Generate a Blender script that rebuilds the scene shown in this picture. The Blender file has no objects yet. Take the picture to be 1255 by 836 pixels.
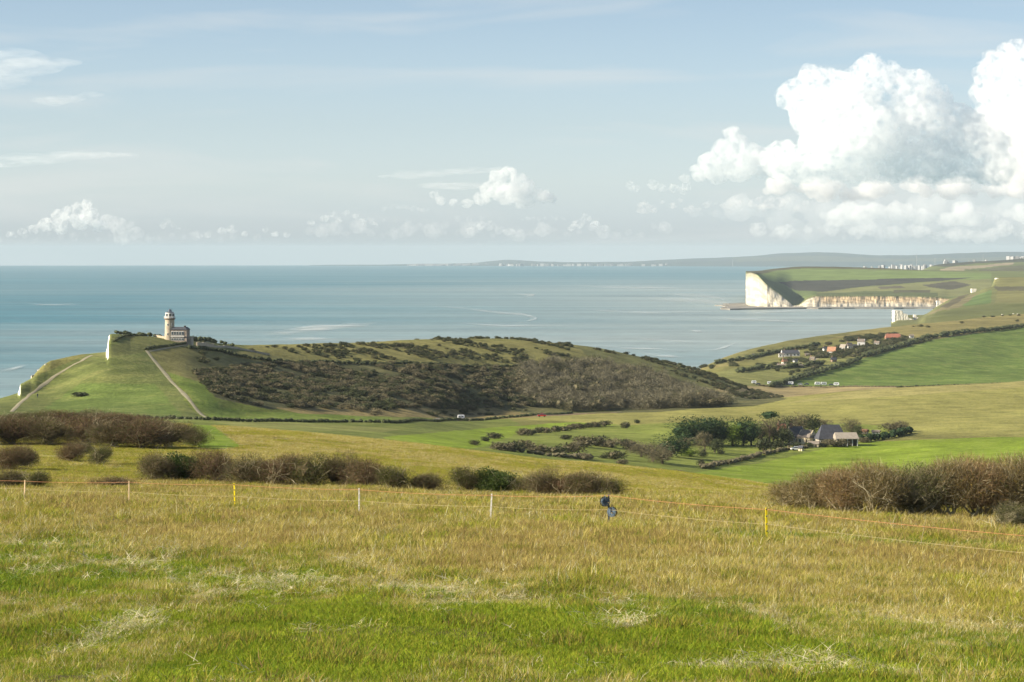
import bpy, math, random
import numpy as np
random.seed(7); rng = np.random.default_rng(11)
sc = bpy.context.scene
COL = sc.collection
F = 3500.0; UC = 627.5; V0 = 304.5; E = 130.0; R2 = 2*7.4e6   # focal length in photo pixels, eye height, twice the earth radius

# ------------------------------------------------------------------ helpers
def tag(o, label=None, cat=None, group=None, kind=None):
    if label: o['label'] = label
    if cat: o['category'] = cat
    if group: o['group'] = group
    if kind: o['kind'] = kind
    return o

def link(o, parent=None):
    COL.objects.link(o)
    if parent is not None: o.parent = parent
    return o

def empty(name, loc, rz=0.0, scale=1.0):
    o = bpy.data.objects.new(name, None); COL.objects.link(o)
    o.location = loc; o.rotation_euler = (0, 0, rz)
    o.scale = (scale,)*3 if not hasattr(scale, '__len__') else scale
    o.empty_display_size = .2
    return o

def mesh_np(name, verts, faces, mats=(), smooth=False, fmat=None, attrs=None):
    """verts (n,3) array; faces: (m,k) int array or list of such arrays."""
    if not isinstance(faces, (list, tuple)): faces = [faces]
    faces = [np.asarray(f, dtype=np.int32) for f in faces if len(f)]
    me = bpy.data.meshes.new(name)
    nv = len(verts); me.vertices.add(nv)
    me.vertices.foreach_set('co', np.asarray(verts, dtype=np.float32).ravel())
    nl = sum(f.size for f in faces); nf = sum(len(f) for f in faces)
    me.loops.add(nl); me.polygons.add(nf)
    me.loops.foreach_set('vertex_index', np.concatenate([f.ravel() for f in faces]))
    sizes = np.concatenate([np.full(len(f), f.shape[1], dtype=np.int32) for f in faces])
    starts = np.concatenate([[0], np.cumsum(sizes)[:-1]]).astype(np.int32)
    me.polygons.foreach_set('loop_start', starts)
    if fmat is not None: me.polygons.foreach_set('material_index', np.asarray(fmat, dtype=np.int32))
    me.polygons.foreach_set('use_smooth', np.full(nf, bool(smooth)))
    for m in mats: me.materials.append(m)
    if attrs:
        for k, a in attrs.items():
            a = np.asarray(a, dtype=np.float32)
            if a.ndim == 1:
                at = me.attributes.new(k, 'FLOAT', 'POINT'); at.data.foreach_set('value', a)
            elif a.shape[1] == 4:
                at = me.attributes.new(k, 'FLOAT_COLOR', 'POINT'); at.data.foreach_set('color', a.ravel())
            else:
                at = me.attributes.new(k, 'FLOAT_VECTOR', 'POINT'); at.data.foreach_set('vector', a.ravel())
    me.update(calc_edges=True)
    return me

def obj(name, me, parent=None):
    o = bpy.data.objects.new(name, me); link(o, parent); return o

class MB:
    """collects simple shapes into one mesh"""
    def __init__(s): s.v = []; s.f = []; s.m = []; s.n = 0
    def add(s, verts, faces, mi=0):
        verts = np.asarray(verts, float); s.v.append(verts)
        for f in faces: s.f.append(tuple(i+s.n for i in f)); s.m.append(mi)
        s.n += len(verts)
    def box(s, c, d, rz=0.0, mi=0, taper=1.0):
        x, y, z = d[0]/2, d[1]/2, d[2]
        p = np.array([(-x,-y,0),(x,-y,0),(x,y,0),(-x,y,0),(-x*taper,-y*taper,z),(x*taper,-y*taper,z),(x*taper,y*taper,z),(-x*taper,y*taper,z)])
        ca, sa = math.cos(rz), math.sin(rz)
        q = p.copy(); q[:,0] = p[:,0]*ca-p[:,1]*sa; q[:,1] = p[:,0]*sa+p[:,1]*ca
        s.add(q+np.array(c), [(0,3,2,1),(4,5,6,7),(0,1,5,4),(1,2,6,5),(2,3,7,6),(3,0,4,7)], mi)
    def tube(s, pts, rad, n=8, mi=0, cap=True):
        pts = [np.array(p, float) for p in pts]
        if not hasattr(rad, '__len__'): rad = [rad]*len(pts)
        V = []; Fs = []
        for i, p in enumerate(pts):
            d = pts[min(i+1, len(pts)-1)]-pts[max(i-1, 0)]; d /= (np.linalg.norm(d)+1e-9)
            a = np.cross(d, (0,0,1.0) if abs(d[2]) < .9 else (1.0,0,0)); a /= np.linalg.norm(a); b = np.cross(d, a)
            for k in range(n):
                t = 2*math.pi*k/n; V.append(p+rad[i]*(math.cos(t)*a+math.sin(t)*b))
        for i in range(len(pts)-1):
            for k in range(n):
                Fs.append((i*n+k, i*n+(k+1)%n, (i+1)*n+(k+1)%n, (i+1)*n+k))
        if cap: Fs.append(tuple(range(n))); Fs.append(tuple(range((len(pts)-1)*n, len(pts)*n))[::-1])
        s.add(V, Fs, mi)
    def lathe(s, prof, c=(0,0,0), n=24, mi=0):
        V = []; Fs = []
        for r, z in prof:
            for k in range(n):
                t = 2*math.pi*k/n; V.append((c[0]+r*math.cos(t), c[1]+r*math.sin(t), c[2]+z))
        for i in range(len(prof)-1):
            for k in range(n): Fs.append((i*n+k, i*n+(k+1)%n, (i+1)*n+(k+1)%n, (i+1)*n+k))
        Fs.append(tuple(range(n))[::-1]); Fs.append(tuple(range((len(prof)-1)*n, len(prof)*n)))
        s.add(V, Fs, mi)
    def build(s, name, mats, parent=None, smooth=False):
        me = bpy.data.meshes.new(name)
        me.from_pydata([tuple(p) for p in np.concatenate(s.v)], [], s.f)
        if not isinstance(mats, (list, tuple)): mats = [mats]
        for m in mats: me.materials.append(m)
        me.polygons.foreach_set('material_index', s.m)
        if smooth: me.polygons.foreach_set('use_smooth', [True]*len(s.f))
        me.update(); return obj(name, me, parent)

# materials -------------------------------------------------------------
def newmat(name):
    m = bpy.data.materials.new(name); m.use_nodes = True
    nt = m.node_tree; b = nt.nodes.get('Principled BSDF')
    return m, nt, b
def N(nt, t, **kw):
    n = nt.nodes.new(t)
    for k, v in kw.items():
        if hasattr(n, k): setattr(n, k, v)
        else: n.inputs[k].default_value = v
    return n
def setspec(b, s):
    b.inputs['Specular IOR Level'].default_value = s
def simple(name, col, rough=.8, noise=0.25, scale=1.5, spec=.3, metal=0.0, bump=0.0):
    """base colour broken up by two octaves of world-scale noise"""
    m, nt, b = newmat(name)
    tc = N(nt, 'ShaderNodeNewGeometry')
    nz = N(nt, 'ShaderNodeTexNoise'); nz.inputs['Scale'].default_value = scale; nz.inputs['Detail'].default_value = 6
    nt.links.new(tc.outputs['Position'], nz.inputs['Vector'])
    mr = N(nt, 'ShaderNodeMapRange'); mr.inputs['From Min'].default_value = .3; mr.inputs['From Max'].default_value = .7
    mr.inputs['To Min'].default_value = 1-noise; mr.inputs['To Max'].default_value = 1+noise
    nt.links.new(nz.outputs['Fac'], mr.inputs['Value'])
    mx = N(nt, 'ShaderNodeVectorMath', operation='SCALE'); mx.inputs[0].default_value = col[:3]
    nt.links.new(mr.outputs[0], mx.inputs['Scale']); nt.links.new(mx.outputs[0], b.inputs['Base Color'])
    b.inputs['Roughness'].default_value = rough; setspec(b, spec); b.inputs['Metallic'].default_value = metal
    if bump:
        bp = N(nt, 'ShaderNodeBump'); bp.inputs['Distance'].default_value = bump; nt.links.new(nz.outputs['Fac'], bp.inputs['Height'])
        nt.links.new(bp.outputs[0], b.inputs['Normal'])
    return m

# value noise in numpy -----------------------------------------------------
def vnoise(x, y, seed=0):
    xi = np.floor(x).astype(np.int64); yi = np.floor(y).astype(np.int64)
    xf = x-xi; yf = y-yi; xf = xf*xf*(3-2*xf); yf = yf*yf*(3-2*yf)
    def h(a, b):
        n = (a*374761393+b*668265263+seed*974634777) & 0xffffffff
        n = ((n ^ (n >> 13))*1274126177) & 0xffffffff
        return ((n ^ (n >> 16)) & 0xffff)/65535.0
    return (h(xi,yi)*(1-xf)+h(xi+1,yi)*xf)*(1-yf)+(h(xi,yi+1)*(1-xf)+h(xi+1,yi+1)*xf)*yf
def fbm(x, y, oct=4, seed=0):
    s = 0; a = .5; t = 0
    for o in range(oct):
        s = s+a*vnoise(x*2**o+17.3*o, y*2**o-9.1*o, seed+o); t += a; a *= .5
    return s/t*2-1

def pchip_slopes(X, Y):
    """X,Y (k,n): monotone cubic slopes along axis 0"""
    h = np.diff(X, axis=0); d = np.diff(Y, axis=0)/h
    m = np.zeros_like(Y)
    w1 = 2*h[1:]+h[:-1]; w2 = h[1:]+2*h[:-1]
    with np.errstate(divide='ignore', invalid='ignore'):
        hm = (w1+w2)/(w1/d[:-1]+w2/d[1:])
    m[1:-1] = np.where(d[:-1]*d[1:] > 0, hm, 0)
    m[1:-1] = np.nan_to_num(m[1:-1]); m[0] = d[0]; m[-1] = d[-1]
    return m
def pchip1(xs, ys, x):
    xs = np.asarray(xs, float)[:, None]; ys = np.asarray(ys, float)[:, None]
    m = pchip_slopes(xs, ys)[:, 0]; xs = xs[:, 0]; ys = ys[:, 0]
    x = np.clip(x, xs[0], xs[-1])
    i = np.clip(np.searchsorted(xs, x, side='right')-1, 0, len(xs)-2)
    h = xs[i+1]-xs[i]; t = (x-xs[i])/h
    return (2*t**3-3*t**2+1)*ys[i]+(t**3-2*t**2+t)*h*m[i]+(-2*t**3+3*t**2)*ys[i+1]+(t**3-t**2)*h*m[i+1]

# ------------------------------------------------------------------ camera
cam = bpy.data.cameras.new('camera'); co = bpy.data.objects.new('camera', cam); COL.objects.link(co)
cam.sensor_width = 36; cam.lens = F/1255*36
co.location = (0, 0, E); co.rotation_euler = (math.radians(90), 0, 0)
cam.shift_y = -(418-V0)/1255.0
cam.clip_start = .5; cam.clip_end = 400000
sc.camera = co

# ------------------------------------------------------------------ light
SUN_EL = math.radians(26); SUN_AZ = math.radians(-12)       # azimuth beyond the perpendicular, on the left
sd = np.array((-math.cos(SUN_AZ)*math.cos(SUN_EL), math.sin(SUN_AZ)*math.cos(SUN_EL), math.sin(SUN_EL)))
sl = bpy.data.lights.new('sun', 'SUN'); sl.energy = 5.0; sl.angle = math.radians(.6); sl.color = (1.0, .895, .71)
so = bpy.data.objects.new('sun', sl); COL.objects.link(so)
from mathutils import Vector
so.rotation_euler = Vector(sd).to_track_quat('Z', 'Y').to_euler()
w = bpy.data.worlds.new('World'); sc.world = w; w.use_nodes = True
nt = w.node_tree; bg = nt.nodes['Background']
sky = N(nt, 'ShaderNodeTexSky'); sky.sky_type = 'NISHITA'; sky.sun_disc = False
sky.sun_elevation = SUN_EL; sky.sun_rotation = math.radians(-90)+SUN_AZ
sky.altitude = 0; sky.air_density = 1.0; sky.dust_density = .6; sky.ozone_density = 1.2
# thin high cloud veils, set in the sky itself
tc = N(nt, 'ShaderNodeTexCoord')
mp = N(nt, 'ShaderNodeMapping'); mp.inputs['Scale'].default_value = (7, 7, 60); nt.links.new(tc.outputs['Generated'], mp.inputs['Vector'])
cz = N(nt, 'ShaderNodeTexNoise'); cz.inputs['Scale'].default_value = 1.2; cz.inputs['Detail'].default_value = 7; cz.inputs['Distortion'].default_value = .5
nt.links.new(mp.outputs[0], cz.inputs['Vector'])
cr = N(nt, 'ShaderNodeMapRange'); cr.inputs['From Min'].default_value = .50; cr.inputs['From Max'].default_value = .78; cr.inputs['To Max'].default_value = .5
nt.links.new(cz.outputs['Fac'], cr.inputs['Value'])
hs = N(nt, 'ShaderNodeHueSaturation'); hs.inputs['Saturation'].default_value = .72; hs.inputs['Value'].default_value = 1.0
# the Nishita sky goes brown at the horizon at right angles to the sun; cool it towards the photograph's pale blue
sg = N(nt, 'ShaderNodeSeparateXYZ'); nt.links.new(tc.outputs['Generated'], sg.inputs[0])
rp = N(nt, 'ShaderNodeValToRGB'); nt.links.new(sg.outputs['Z'], rp.inputs['Fac'])
for _p, _c in ((.006, (.93, 1.19, 1.82)), (.0127, (.94, 1.20, 1.80)), (.022, (.95, 1.17, 1.65)), (.044, (.81, .997, 1.36)), (.085, (.605, .805, 1.10))):
    _e = rp.color_ramp.elements.new(_p); _e.color = _c+(1,)
e = rp.color_ramp.elements; e[0].position = 0; e[0].color = (.92, 1.18, 1.77, 1); e[-1].position = .4; e[-1].color = (.58, .72, .93, 1)
ml = N(nt, 'ShaderNodeVectorMath', operation='MULTIPLY'); nt.links.new(sky.outputs[0], ml.inputs[0]); nt.links.new(rp.outputs['Color'], ml.inputs[1])
nt.links.new(ml.outputs[0], hs.inputs['Color'])
mxs = N(nt, 'ShaderNodeMix', data_type='RGBA'); nt.links.new(cr.outputs[0], mxs.inputs[0]); nt.links.new(hs.outputs[0], mxs.inputs[6])
mxs.inputs[7].default_value = (5.9, 6.0, 5.9, 1)
nt.links.new(mxs.outputs[2], bg.inputs['Color']); bg.inputs['Strength'].default_value = .0625
sc.view_settings.view_transform = 'Standard'; sc.view_settings.look = 'None'; sc.view_settings.gamma = 1
sc.view_settings.exposure = 1.12
sc.render.engine = 'CYCLES'
cy = sc.cycles
cy.use_denoising = True; cy.denoiser = 'OPENIMAGEDENOISE'; cy.denoising_input_passes = 'RGB_ALBEDO_NORMAL'; cy.denoising_prefilter = 'ACCURATE'
cy.use_adaptive_sampling = True; cy.adaptive_threshold = .015
cy.max_bounces = 34; cy.diffuse_bounces = 2; cy.glossy_bounces = 2; cy.transmission_bounces = 2; cy.transparent_max_bounces = 6
cy.volume_bounces = 32
cy.volume_max_steps = 64; cy.caustics_reflective = False; cy.caustics_refractive = False
cy.sample_clamp_indirect = 6
sc.render.film_transparent = False
# ------------------------------------------------------------------ the land: cross-section knots along each bearing
# bearing u (photo pixels at the lens), distance D in metres, v = sight line (photo pixels)
US = np.array([-500, 0, 60, 140, 220, 300, 400, 500, 600, 700, 780, 850, 900, 965, 1050, 1150, 1255, 1700], float)
def fence_D(u):
    return np.clip(55.36/np.maximum(.5397+(u-UC)/F, .05), 60, 170)
def prof(us, vs): return pchip1(us, vs, US)
KD = []; KV = []
def knot(D, v):
    D = np.full(len(US), float(D)) if np.isscalar(D) else np.asarray(D, float)
    KD.append(D); KV.append(np.asarray(v, float) if hasattr(v, '__len__') else np.full(len(US), float(v)))
knot(6, V0+1.75/6*F)
knot(28, V0+4.30/28*F)
knot(fence_D(US), prof([-500,30,158,288,440,600,940,1255,1700], [598,610,617,625,630,637,664,695,720]))
knot(205, prof([-500,0,300,620,1000,1255,1700], [594,600,600,605,612,615,620]))
knot(335, prof([-500,0,300,600,900,1255,1700], [545,550,556,578,603,617,622]))
knot(prof([-500,0,700,955,1700],[480,480,480,430,400]), prof([-500,0,150,250,300,400,500,560,620,700,800,900,955,1100,1255,1700], [520,516,516,522,525,533,543,550,558,566,575,588,597,607,617,622]))
knot(670, prof([-500,0,250,620,955,1255,1700],[556,552,545,590,622,630,632]))
knot(850, prof([-500,0,250,400,500,620,700,800,900,1000,1255,1700],[530,527,523,528,536,551,562,574,585,590,588,580]))
#       U: -500   0    60   140  220  300  400  500  600  700  780  850  900  965  1050 1150 1255 1700
knot([ 930, 930, 930, 930, 930, 960, 990,1020,1060,1060,1060,1060,1060,1060,1060,1060,1060,1060],
     [ 520, 515, 515, 515, 514, 517, 520, 524, 533, 538, 544, 549, 553, 556, 556, 550, 546, 530])
knot([ 960, 965, 970, 970, 970,1010,1060,1100,1220,1240,1250,1260,1270,1280,1290,1300,1310,1400],
     [ 515, 511, 511, 511, 512, 513, 515, 516, 521, 521, 521, 518, 518, 515, 511, 507, 505, 495])
knot([ 985, 990,1000,1000,1000,1050,1100,1160,1320,1345,1360,1390,1420,1450,1480,1510,1550,1700],
     [ 511, 506, 506, 506, 508, 510, 511, 514, 512, 508, 505, 499, 495, 490, 483, 475, 467, 430])
knot([1010,1015,1060,1060,1060,1100,1150,1220,1390,1430,1460,1500,1540,1680,1800,1850,1900,2000],
     [ 506, 500, 492, 488, 485, 490, 498, 504, 507, 506, 503, 498, 494, 503, 500, 500, 500, 470])
knot([1030,1050,1110,1120,1150,1250,1320,1380,1480,1540,1600,1650,1680,1800,2100,2150,2200,2300],
     [ 502, 494, 476, 450, 452, 455, 466, 467, 470, 470, 472, 480, 485, 494, 480, 477, 472, 450])
knot([1060,1090,1160,1230,1290,1380,1480,1580,1680,1760,1820,1860,1890,1950,2250,2300,2350,2450],
     [ 498, 489, 462, 411, 415, 423, 421, 418, 416, 423, 437, 453, 470, 491, 474, 471, 468, 445])
zc = lambda D, v: E-(np.asarray(v, float)-V0)/F*np.asarray(D, float)
def vz(D, z): return V0+(E-np.asarray(z, float))/np.asarray(D, float)*F
d = np.array([1120,1140,1200,1270,1335,1440,1540,1640,1740,1830,1900,2190,2200,2250,2350,2400,2450,2600.])
z0 = zc(KD[-1], KV[-1])-6
v = vz(d, z0); v[11:] = [472, 473, 476, 470, 467, 464, 440]
knot(d, v)
d = np.array([1180,1190,1230,1300,1365,1480,1580,1680,1780,1880,1960,2330,2500,2550,2600,2650,2700,2800.])
z = np.full(18, -18.0); v = vz(d, z); v[11:] = [466, 447, 441, 438, 440, 444, 425]
knot(d, v)
d = np.array([2300,2300,2300,2300,2300,2300,2300,2300,2300,2300,2300,2450,2650,2750,2850,2900,3000,3200.])
v = vz(d, np.full(18, -18.0)); v[11:] = [459, 440, 432, 424, 418, 417, 400]
knot(d, v)
d = np.array([2500,2500,2500,2500,2500,2500,2500,2500,2500,2500,2500,2620,2790,2930,3080,3250,3500,3700.])
v = vz(d, np.full(18, -18.0)); v[11:] = [456, 434, 418.5, 405.5, 395, 385, 370]
knot(d, v)
d = d+100
z = np.full(18, -18.0); z[11:] = [-18, -18, -5, 5, 20, 30, 40]
knot(d, vz(d, z))
knot(d+200, vz(d+200, np.full(18, -25.0)))
KD = np.array(KD); KZ = zc(KD, np.array(KV)); KLD = KD.copy()
# refine the knots across bearings once, then interpolate linearly between fine columns
UF = np.arange(-500, 1701, 1.0)
KDF = np.array([pchip1(US, k, UF) for k in KD]); KZF = np.array([pchip1(US, k, UF) for k in KZ])
# the cliff-edge profile at the left, point by point: land steps down towards the sea with chalk showing in the steps
MZF = pchip_slopes(KDF, KZF)
cu_ = [-60, 0, 23, 24.5, 38, 46, 54, 62, 78, 89, 100, 112, 131, 132.5, 135, 137, 160]
cv_ = [494, 488, 481, 470.5, 463.5, 454, 446.5, 442, 438.5, 435.5, 433.5, 432.5, 430.5, 413, 408.5, 408.5, 405.5]
k13 = 13; sel = (UF > -60) & (UF < 160)
vv_ = np.interp(UF[sel], cu_, cv_); old_ = V0+(E-KZF[k13, sel])/KDF[k13, sel]*F; bl_ = np.clip((UF[sel]-137)/23, 0, 1); vv_ = vv_*(1-bl_)+old_*bl_
KZF[k13, sel] = zc(KDF[k13, sel], vv_); KZF[k13+1, sel] = KZF[k13, sel]-5; MZF[k13, sel] *= .3
# keep the slope in front of the crest below it
v12 = V0+(E-KZF[12, sel])/KDF[12, sel]*F; KZF[12, sel] = zc(KDF[12, sel], np.maximum(v12, np.where(UF[sel] < 131.5, vv_+6, v12)))
def land_smooth(u, D):
    """height for flat arrays u, D"""
    u = np.clip(u, -500, 1699.9); fi = (u+500)/1.0; i0 = fi.astype(int); w = fi-i0
    K = len(KDF); out = 0
    for ii, ww in ((i0, 1-w), (np.minimum(i0+1, len(UF)-1), w)):
        Dk = KDF[:, ii]
        k = np.clip((Dk <= D).sum(axis=0)-1, 0, K-2); r = np.arange(len(u)) if np.ndim(u) else 0
        x0 = KDF[k, ii]; x1 = KDF[k+1, ii]; h = x1-x0; t = np.clip((D-x0)/h, 0, 1)
        y = (2*t**3-3*t**2+1)*KZF[k, ii]+(t**3-2*t**2+t)*h*MZF[k, ii]+(-2*t**3+3*t**2)*KZF[k+1, ii]+(t**3-t**2)*h*MZF[k+1, ii]
        out = out+ww*y
    return out
def land_z(u, D):
    u = np.atleast_1d(np.asarray(u, float)); D = np.atleast_1d(np.asarray(D, float))
    u, D = np.broadcast_arrays(u, D); sh = u.shape; u = u.ravel(); D = D.ravel()
    z = np.empty(len(u))
    for s in range(0, len(u), 200000): z[s:s+200000] = land_smooth(u[s:s+200000], D[s:s+200000])
    x = (u-UC)/F*D; y = D
    near = np.clip((D-25)/200, 0, 1)
    z = z+fbm(x/4.5, y/4.5, 3, 5)*(.10*np.clip(1-(D-60)/150, .0, 1))+fbm(x/22, y/22, 3, 3)*.28*near*np.clip(1.5-D/500, .6, 1)
    far = np.clip((D-500)/500, 0, 1)
    z = z+fbm(x/90, y/90, 4, 8)*1.1*far
    # gullies on the downland behind
    return z.reshape(sh)
def to_world(u, D): return (u-UC)/F*D, D
def zxy(x, y):
    x = np.asarray(x, float); y = np.asarray(y, float)
    return land_z(UC+x/y*F, y)
_Dg = np.concatenate([np.arange(15, 240, .5), np.arange(240, 900, 2), np.arange(900, 3700, 3)])
def hit(u, v, dmin=15, dmax=3700):
    """the ground point seen at photo pixel (u, v), between two distances"""
    Dg = _Dg[(_Dg >= dmin) & (_Dg <= dmax)]
    z = land_z(np.full(len(Dg), float(u)), Dg); vv = V0+(E-z)/Dg*F
    k = np.argmax(vv <= v) if (vv <= v).any() else int(np.argmin(vv))
    D = Dg[k]; return ((u-UC)/F*D, D, float(z[k]))

def inpoly(px, py, poly):
    inside = np.zeros(px.shape, bool); n = len(poly)
    for i in range(n):
        x1, y1 = poly[i]; x2, y2 = poly[(i+1) % n]
        if y1 == y2: continue
        c = ((y1 > py) != (y2 > py)) & (px < (x2-x1)*(py-y1)/(y2-y1)+x1)
        inside ^= c
    return inside

# columns (bearings) and rows (distances)
uc = np.concatenate([np.arange(-480, -20, 20), np.arange(-20, 1276, 1.5), np.arange(1280, 1690, 20)])
rows = np.concatenate([np.arange(6, 28, 1.0), np.arange(28, 70, .35), np.arange(70, 160, .6), np.arange(160, 230, 1.2), np.arange(230, 520, 2.5), np.arange(520, 940, 4),
                       np.arange(940, 1420, 1.8), np.arange(1420, 2020, 2.4), np.arange(2020, 3560, 4.5), np.arange(3560, 3960, 20)])
UU, DD = np.meshgrid(uc, rows)
ZZ = land_z(UU, DD)
XX = (UU-UC)/F*DD
VV = V0+(E-ZZ)/DD*F
# field colours (albedo of each field; sun and shade painted into two of them)
HAY = (.30, .245, .085); STRAW = (.22, .185, .065); PAST = (.135, .165, .030); BRIGHT = (.165, .225, .020); OLIVE = (.155, .15, .045)
DULL = (.085, .12, .034); BROWN = (.18, .13, .07); TAN = (.30, .235, .115); SCRUB = (.085, .086, .036)
colr = np.empty(UU.shape+(3,)); colr[:] = OLIVE
wob = lambda s, a, seed: fbm(XX/s, DD/s, 3, seed)*a
Uw = UU+wob(14, 2.5, 21)*np.clip(DD/600, .3, 1.2)*np.clip(1.3-DD/3000, .3, 1); Vw = VV+wob(18, .9, 22)
def zone(poly, c, d0, d1, soft=False):
    m = (DD >= d0) & (DD <= d1) & inpoly(Uw, Vw, poly); colr[m] = c
colr[DD < 240] = (.115, .095, .035)  # dark soil and thatch, deepened to paint in shade between the blades
m = (DD >= 240) & (DD < 640); colr[m] = (.265, .225, .075)
m = (DD >= 240) & (DD < 640); gg = np.clip((300+fbm(XX/8, DD/30, 4, 19)*90-UU)/90, 0, 1)[m][:, None]; colr[m] = colr[m]*(1-gg)+np.array((.215, .20, .055))*gg
zone([(238,500),(262,522),(296,548),(262,552),(225,545)], (.155, .225, .02), 300, 640)  # brighter green: sunlight on the nearer ground put into the colour
m = (DD >= 560) & (DD < 1120); colr[m] = PAST
zone([(200,505),(600,505),(640,520),(470,548),(400,540),(200,525)], (.125, .15, .032), 640, 1300)
zone([(255,516),(520,521),(470,530),(300,524)], (.17, .18, .05), 640, 980)
zone([(480,546),(470,536),(600,524),(790,512),(760,520),(700,527),(640,540),(560,552)], BRIGHT, 600, 1420)
zone([(600,512),(790,504),(860,496),(960,487),(1060,478),(1300,460),(1700,420),(1700,520),(1255,536),(1130,533),(1085,520),(960,516),(860,517),(770,521)], (.225, .215, .062), 1020, 1600)
zone([(1060,478),(1300,460),(1700,420),(1700,500),(1255,474),(1120,484),(960,494)], (.265, .24, .085), 1180, 1600)
zone([(560,516),(640,512),(790,504),(800,500),(640,500),(560,508)], BROWN, 1150, 1500)
zone([(770,590),(860,578),(930,568),(985,556),(1030,545),(1085,532),(1255,536),(1700,530),(1700,640),(955,640)], BRIGHT, 600, 1130)
zone([(650,525),(860,517),(960,516),(1100,522),(1100,535),(985,553),(860,574),(780,580),(640,560),(600,545)], (.16, .19, .036), 800, 1330)
# the headland
zone([(-500,440),(-500,520),(250,520),(180,430),(140,405),(100,438),(0,480)], (.112, .132, .036), 960, 1500)
zone([(110,436),(180,408),(250,418),(320,425),(340,455),(240,440),(180,432),(130,440)], (.125, .135, .042), 960, 1500)
zone([(55,500),(100,470),(190,470),(225,512),(60,512)], (.105, .145, .032), 960, 1200)
zone([(186,432),(210,425),(330,432),(330,455),(240,470),(215,455)], (.16, .15, .05), 1040, 1400)
zone([(205,455),(250,470),(270,500),(330,505),(480,512),(480,518),(260,516)], (.125, .175, .028), 1000, 1300)
zone([(235,455),(330,442),(640,452),(800,455),(880,472),(966,489),(925,497),(870,500),(800,505),(640,507),(560,507),(470,505),(330,502),(265,488)], SCRUB, 1080, 1760)
zone([(300,424),(480,418),(700,418),(780,432),(820,450),(640,452),(400,445),(320,440)], (.20, .185, .06), 1300, 1950)
zone([(340,500),(640,500),(660,512),(540,513),(340,506)], (.20, .16, .065), 1100, 1420)
zone([(700,418),(790,436),(850,452),(960,490),(900,486),(820,462),(720,436)], (.15, .15, .05), 1500, 2000)
# Birling valley and far slopes
zone([(850,380),(1700,360),(1700,400),(1255,402),(1140,416),(1060,410),(960,425),(900,447),(850,456)], (.19, .165, .06), 2300, 3600)
zone([(860,450),(960,412),(1060,404),(1000,420),(930,440)], (.14, .135, .045), 2300, 3600)
zone([(850,462),(930,446),(1000,436),(1060,440),(960,470),(880,475)], (.17, .175, .055), 2000, 2800)
zone([(935,470),(985,458),(1040,444),(1140,417),(1255,400),(1700,340),(1700,466),(1255,468),(1100,473),(960,473)], (.105, .155, .030), 2240, 3300)
zone([(880,474),(960,473),(1100,474),(1255,470),(1700,460),(1700,520),(850,520)], (.27, .215, .10), 1700, 2330)
cmul = 1+.16*fbm(XX/35, DD/35, 4, 31)[..., None]*np.clip(DD/300, .5, 1)[..., None]
colr *= cmul
nr, nc = UU.shape
verts = np.stack([XX, DD, ZZ], -1).reshape(-1, 3)
ii = np.arange(nr*nc).reshape(nr, nc)
quads = np.stack([ii[:-1, :-1], ii[:-1, 1:], ii[1:, 1:], ii[1:, :-1]], -1).reshape(-1, 4)
zz = ZZ.reshape(-1)
keep = zz[quads].max(axis=1) > -14
quads = quads[keep]
m, nt, b = newmat('ground_cover')
at = N(nt, 'ShaderNodeAttribute'); at.attribute_name = 'field'
geo = N(nt, 'ShaderNodeNewGeometry')
def noisenode(scale, detail=5, vec=None, rough=.6):
    n = N(nt, 'ShaderNodeTexNoise'); n.inputs['Scale'].default_value = scale; n.inputs['Detail'].default_value = detail; n.inputs['Roughness'].default_value = rough
    nt.links.new(vec or geo.outputs['Position'], n.inputs['Vector']); return n
def rng_node(src, a, b_, lo, hi):
    r = N(nt, 'ShaderNodeMapRange'); r.inputs['From Min'].default_value = a; r.inputs['From Max'].default_value = b_
    r.inputs['To Min'].default_value = lo; r.inputs['To Max'].default_value = hi; nt.links.new(src, r.inputs['Value']); return r.outputs[0]
def mul(a, b_):
    n = N(nt, 'ShaderNodeMath', operation='MULTIPLY'); nt.links.new(a, n.inputs[0]); nt.links.new(b_, n.inputs[1]); return n.outputs[0]
n1 = noisenode(.55, 6); n2 = noisenode(.07, 5); n3 = noisenode(.018, 4)
mpf = N(nt, 'ShaderNodeMapping'); mpf.inputs['Scale'].default_value = (.12, .9, .3); mpf.inputs['Rotation'].default_value = (0, 0, .3); nt.links.new(geo.outputs['Position'], mpf.inputs['Vector'])
n4 = noisenode(1.0, 4, mpf.outputs[0])
mpt = N(nt, 'ShaderNodeMapping'); mpt.inputs['Scale'].default_value = (.012, .012, .55); nt.links.new(geo.outputs['Position'], mpt.inputs['Vector'])
n5 = noisenode(1.0, 5, mpt.outputs[0])
k = mul(rng_node(n5.outputs['Fac'], .3, .7, .80, 1.20), mul(rng_node(n1.outputs['Fac'], .3, .7, .72, 1.28), mul(rng_node(n2.outputs['Fac'], .3, .7, .72, 1.28), rng_node(n4.outputs['Fac'], .3, .7, .86, 1.14))))
sv = N(nt, 'ShaderNodeVectorMath', operation='SCALE'); nt.links.new(at.outputs['Color'], sv.inputs[0]); nt.links.new(k, sv.inputs['Scale'])
# drier, straw-coloured tufts drifting through every field
tm = N(nt, 'ShaderNodeMix', data_type='RGBA'); nt.links.new(mul(rng_node(n2.outputs['Fac'], .5, .72, 0, .5), rng_node(n1.outputs['Fac'], .42, .62, .3, 1)), tm.inputs[0])
nt.links.new(sv.outputs[0], tm.inputs[6]); tm.inputs[7].default_value = (.25, .20, .085, 1)
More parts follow.
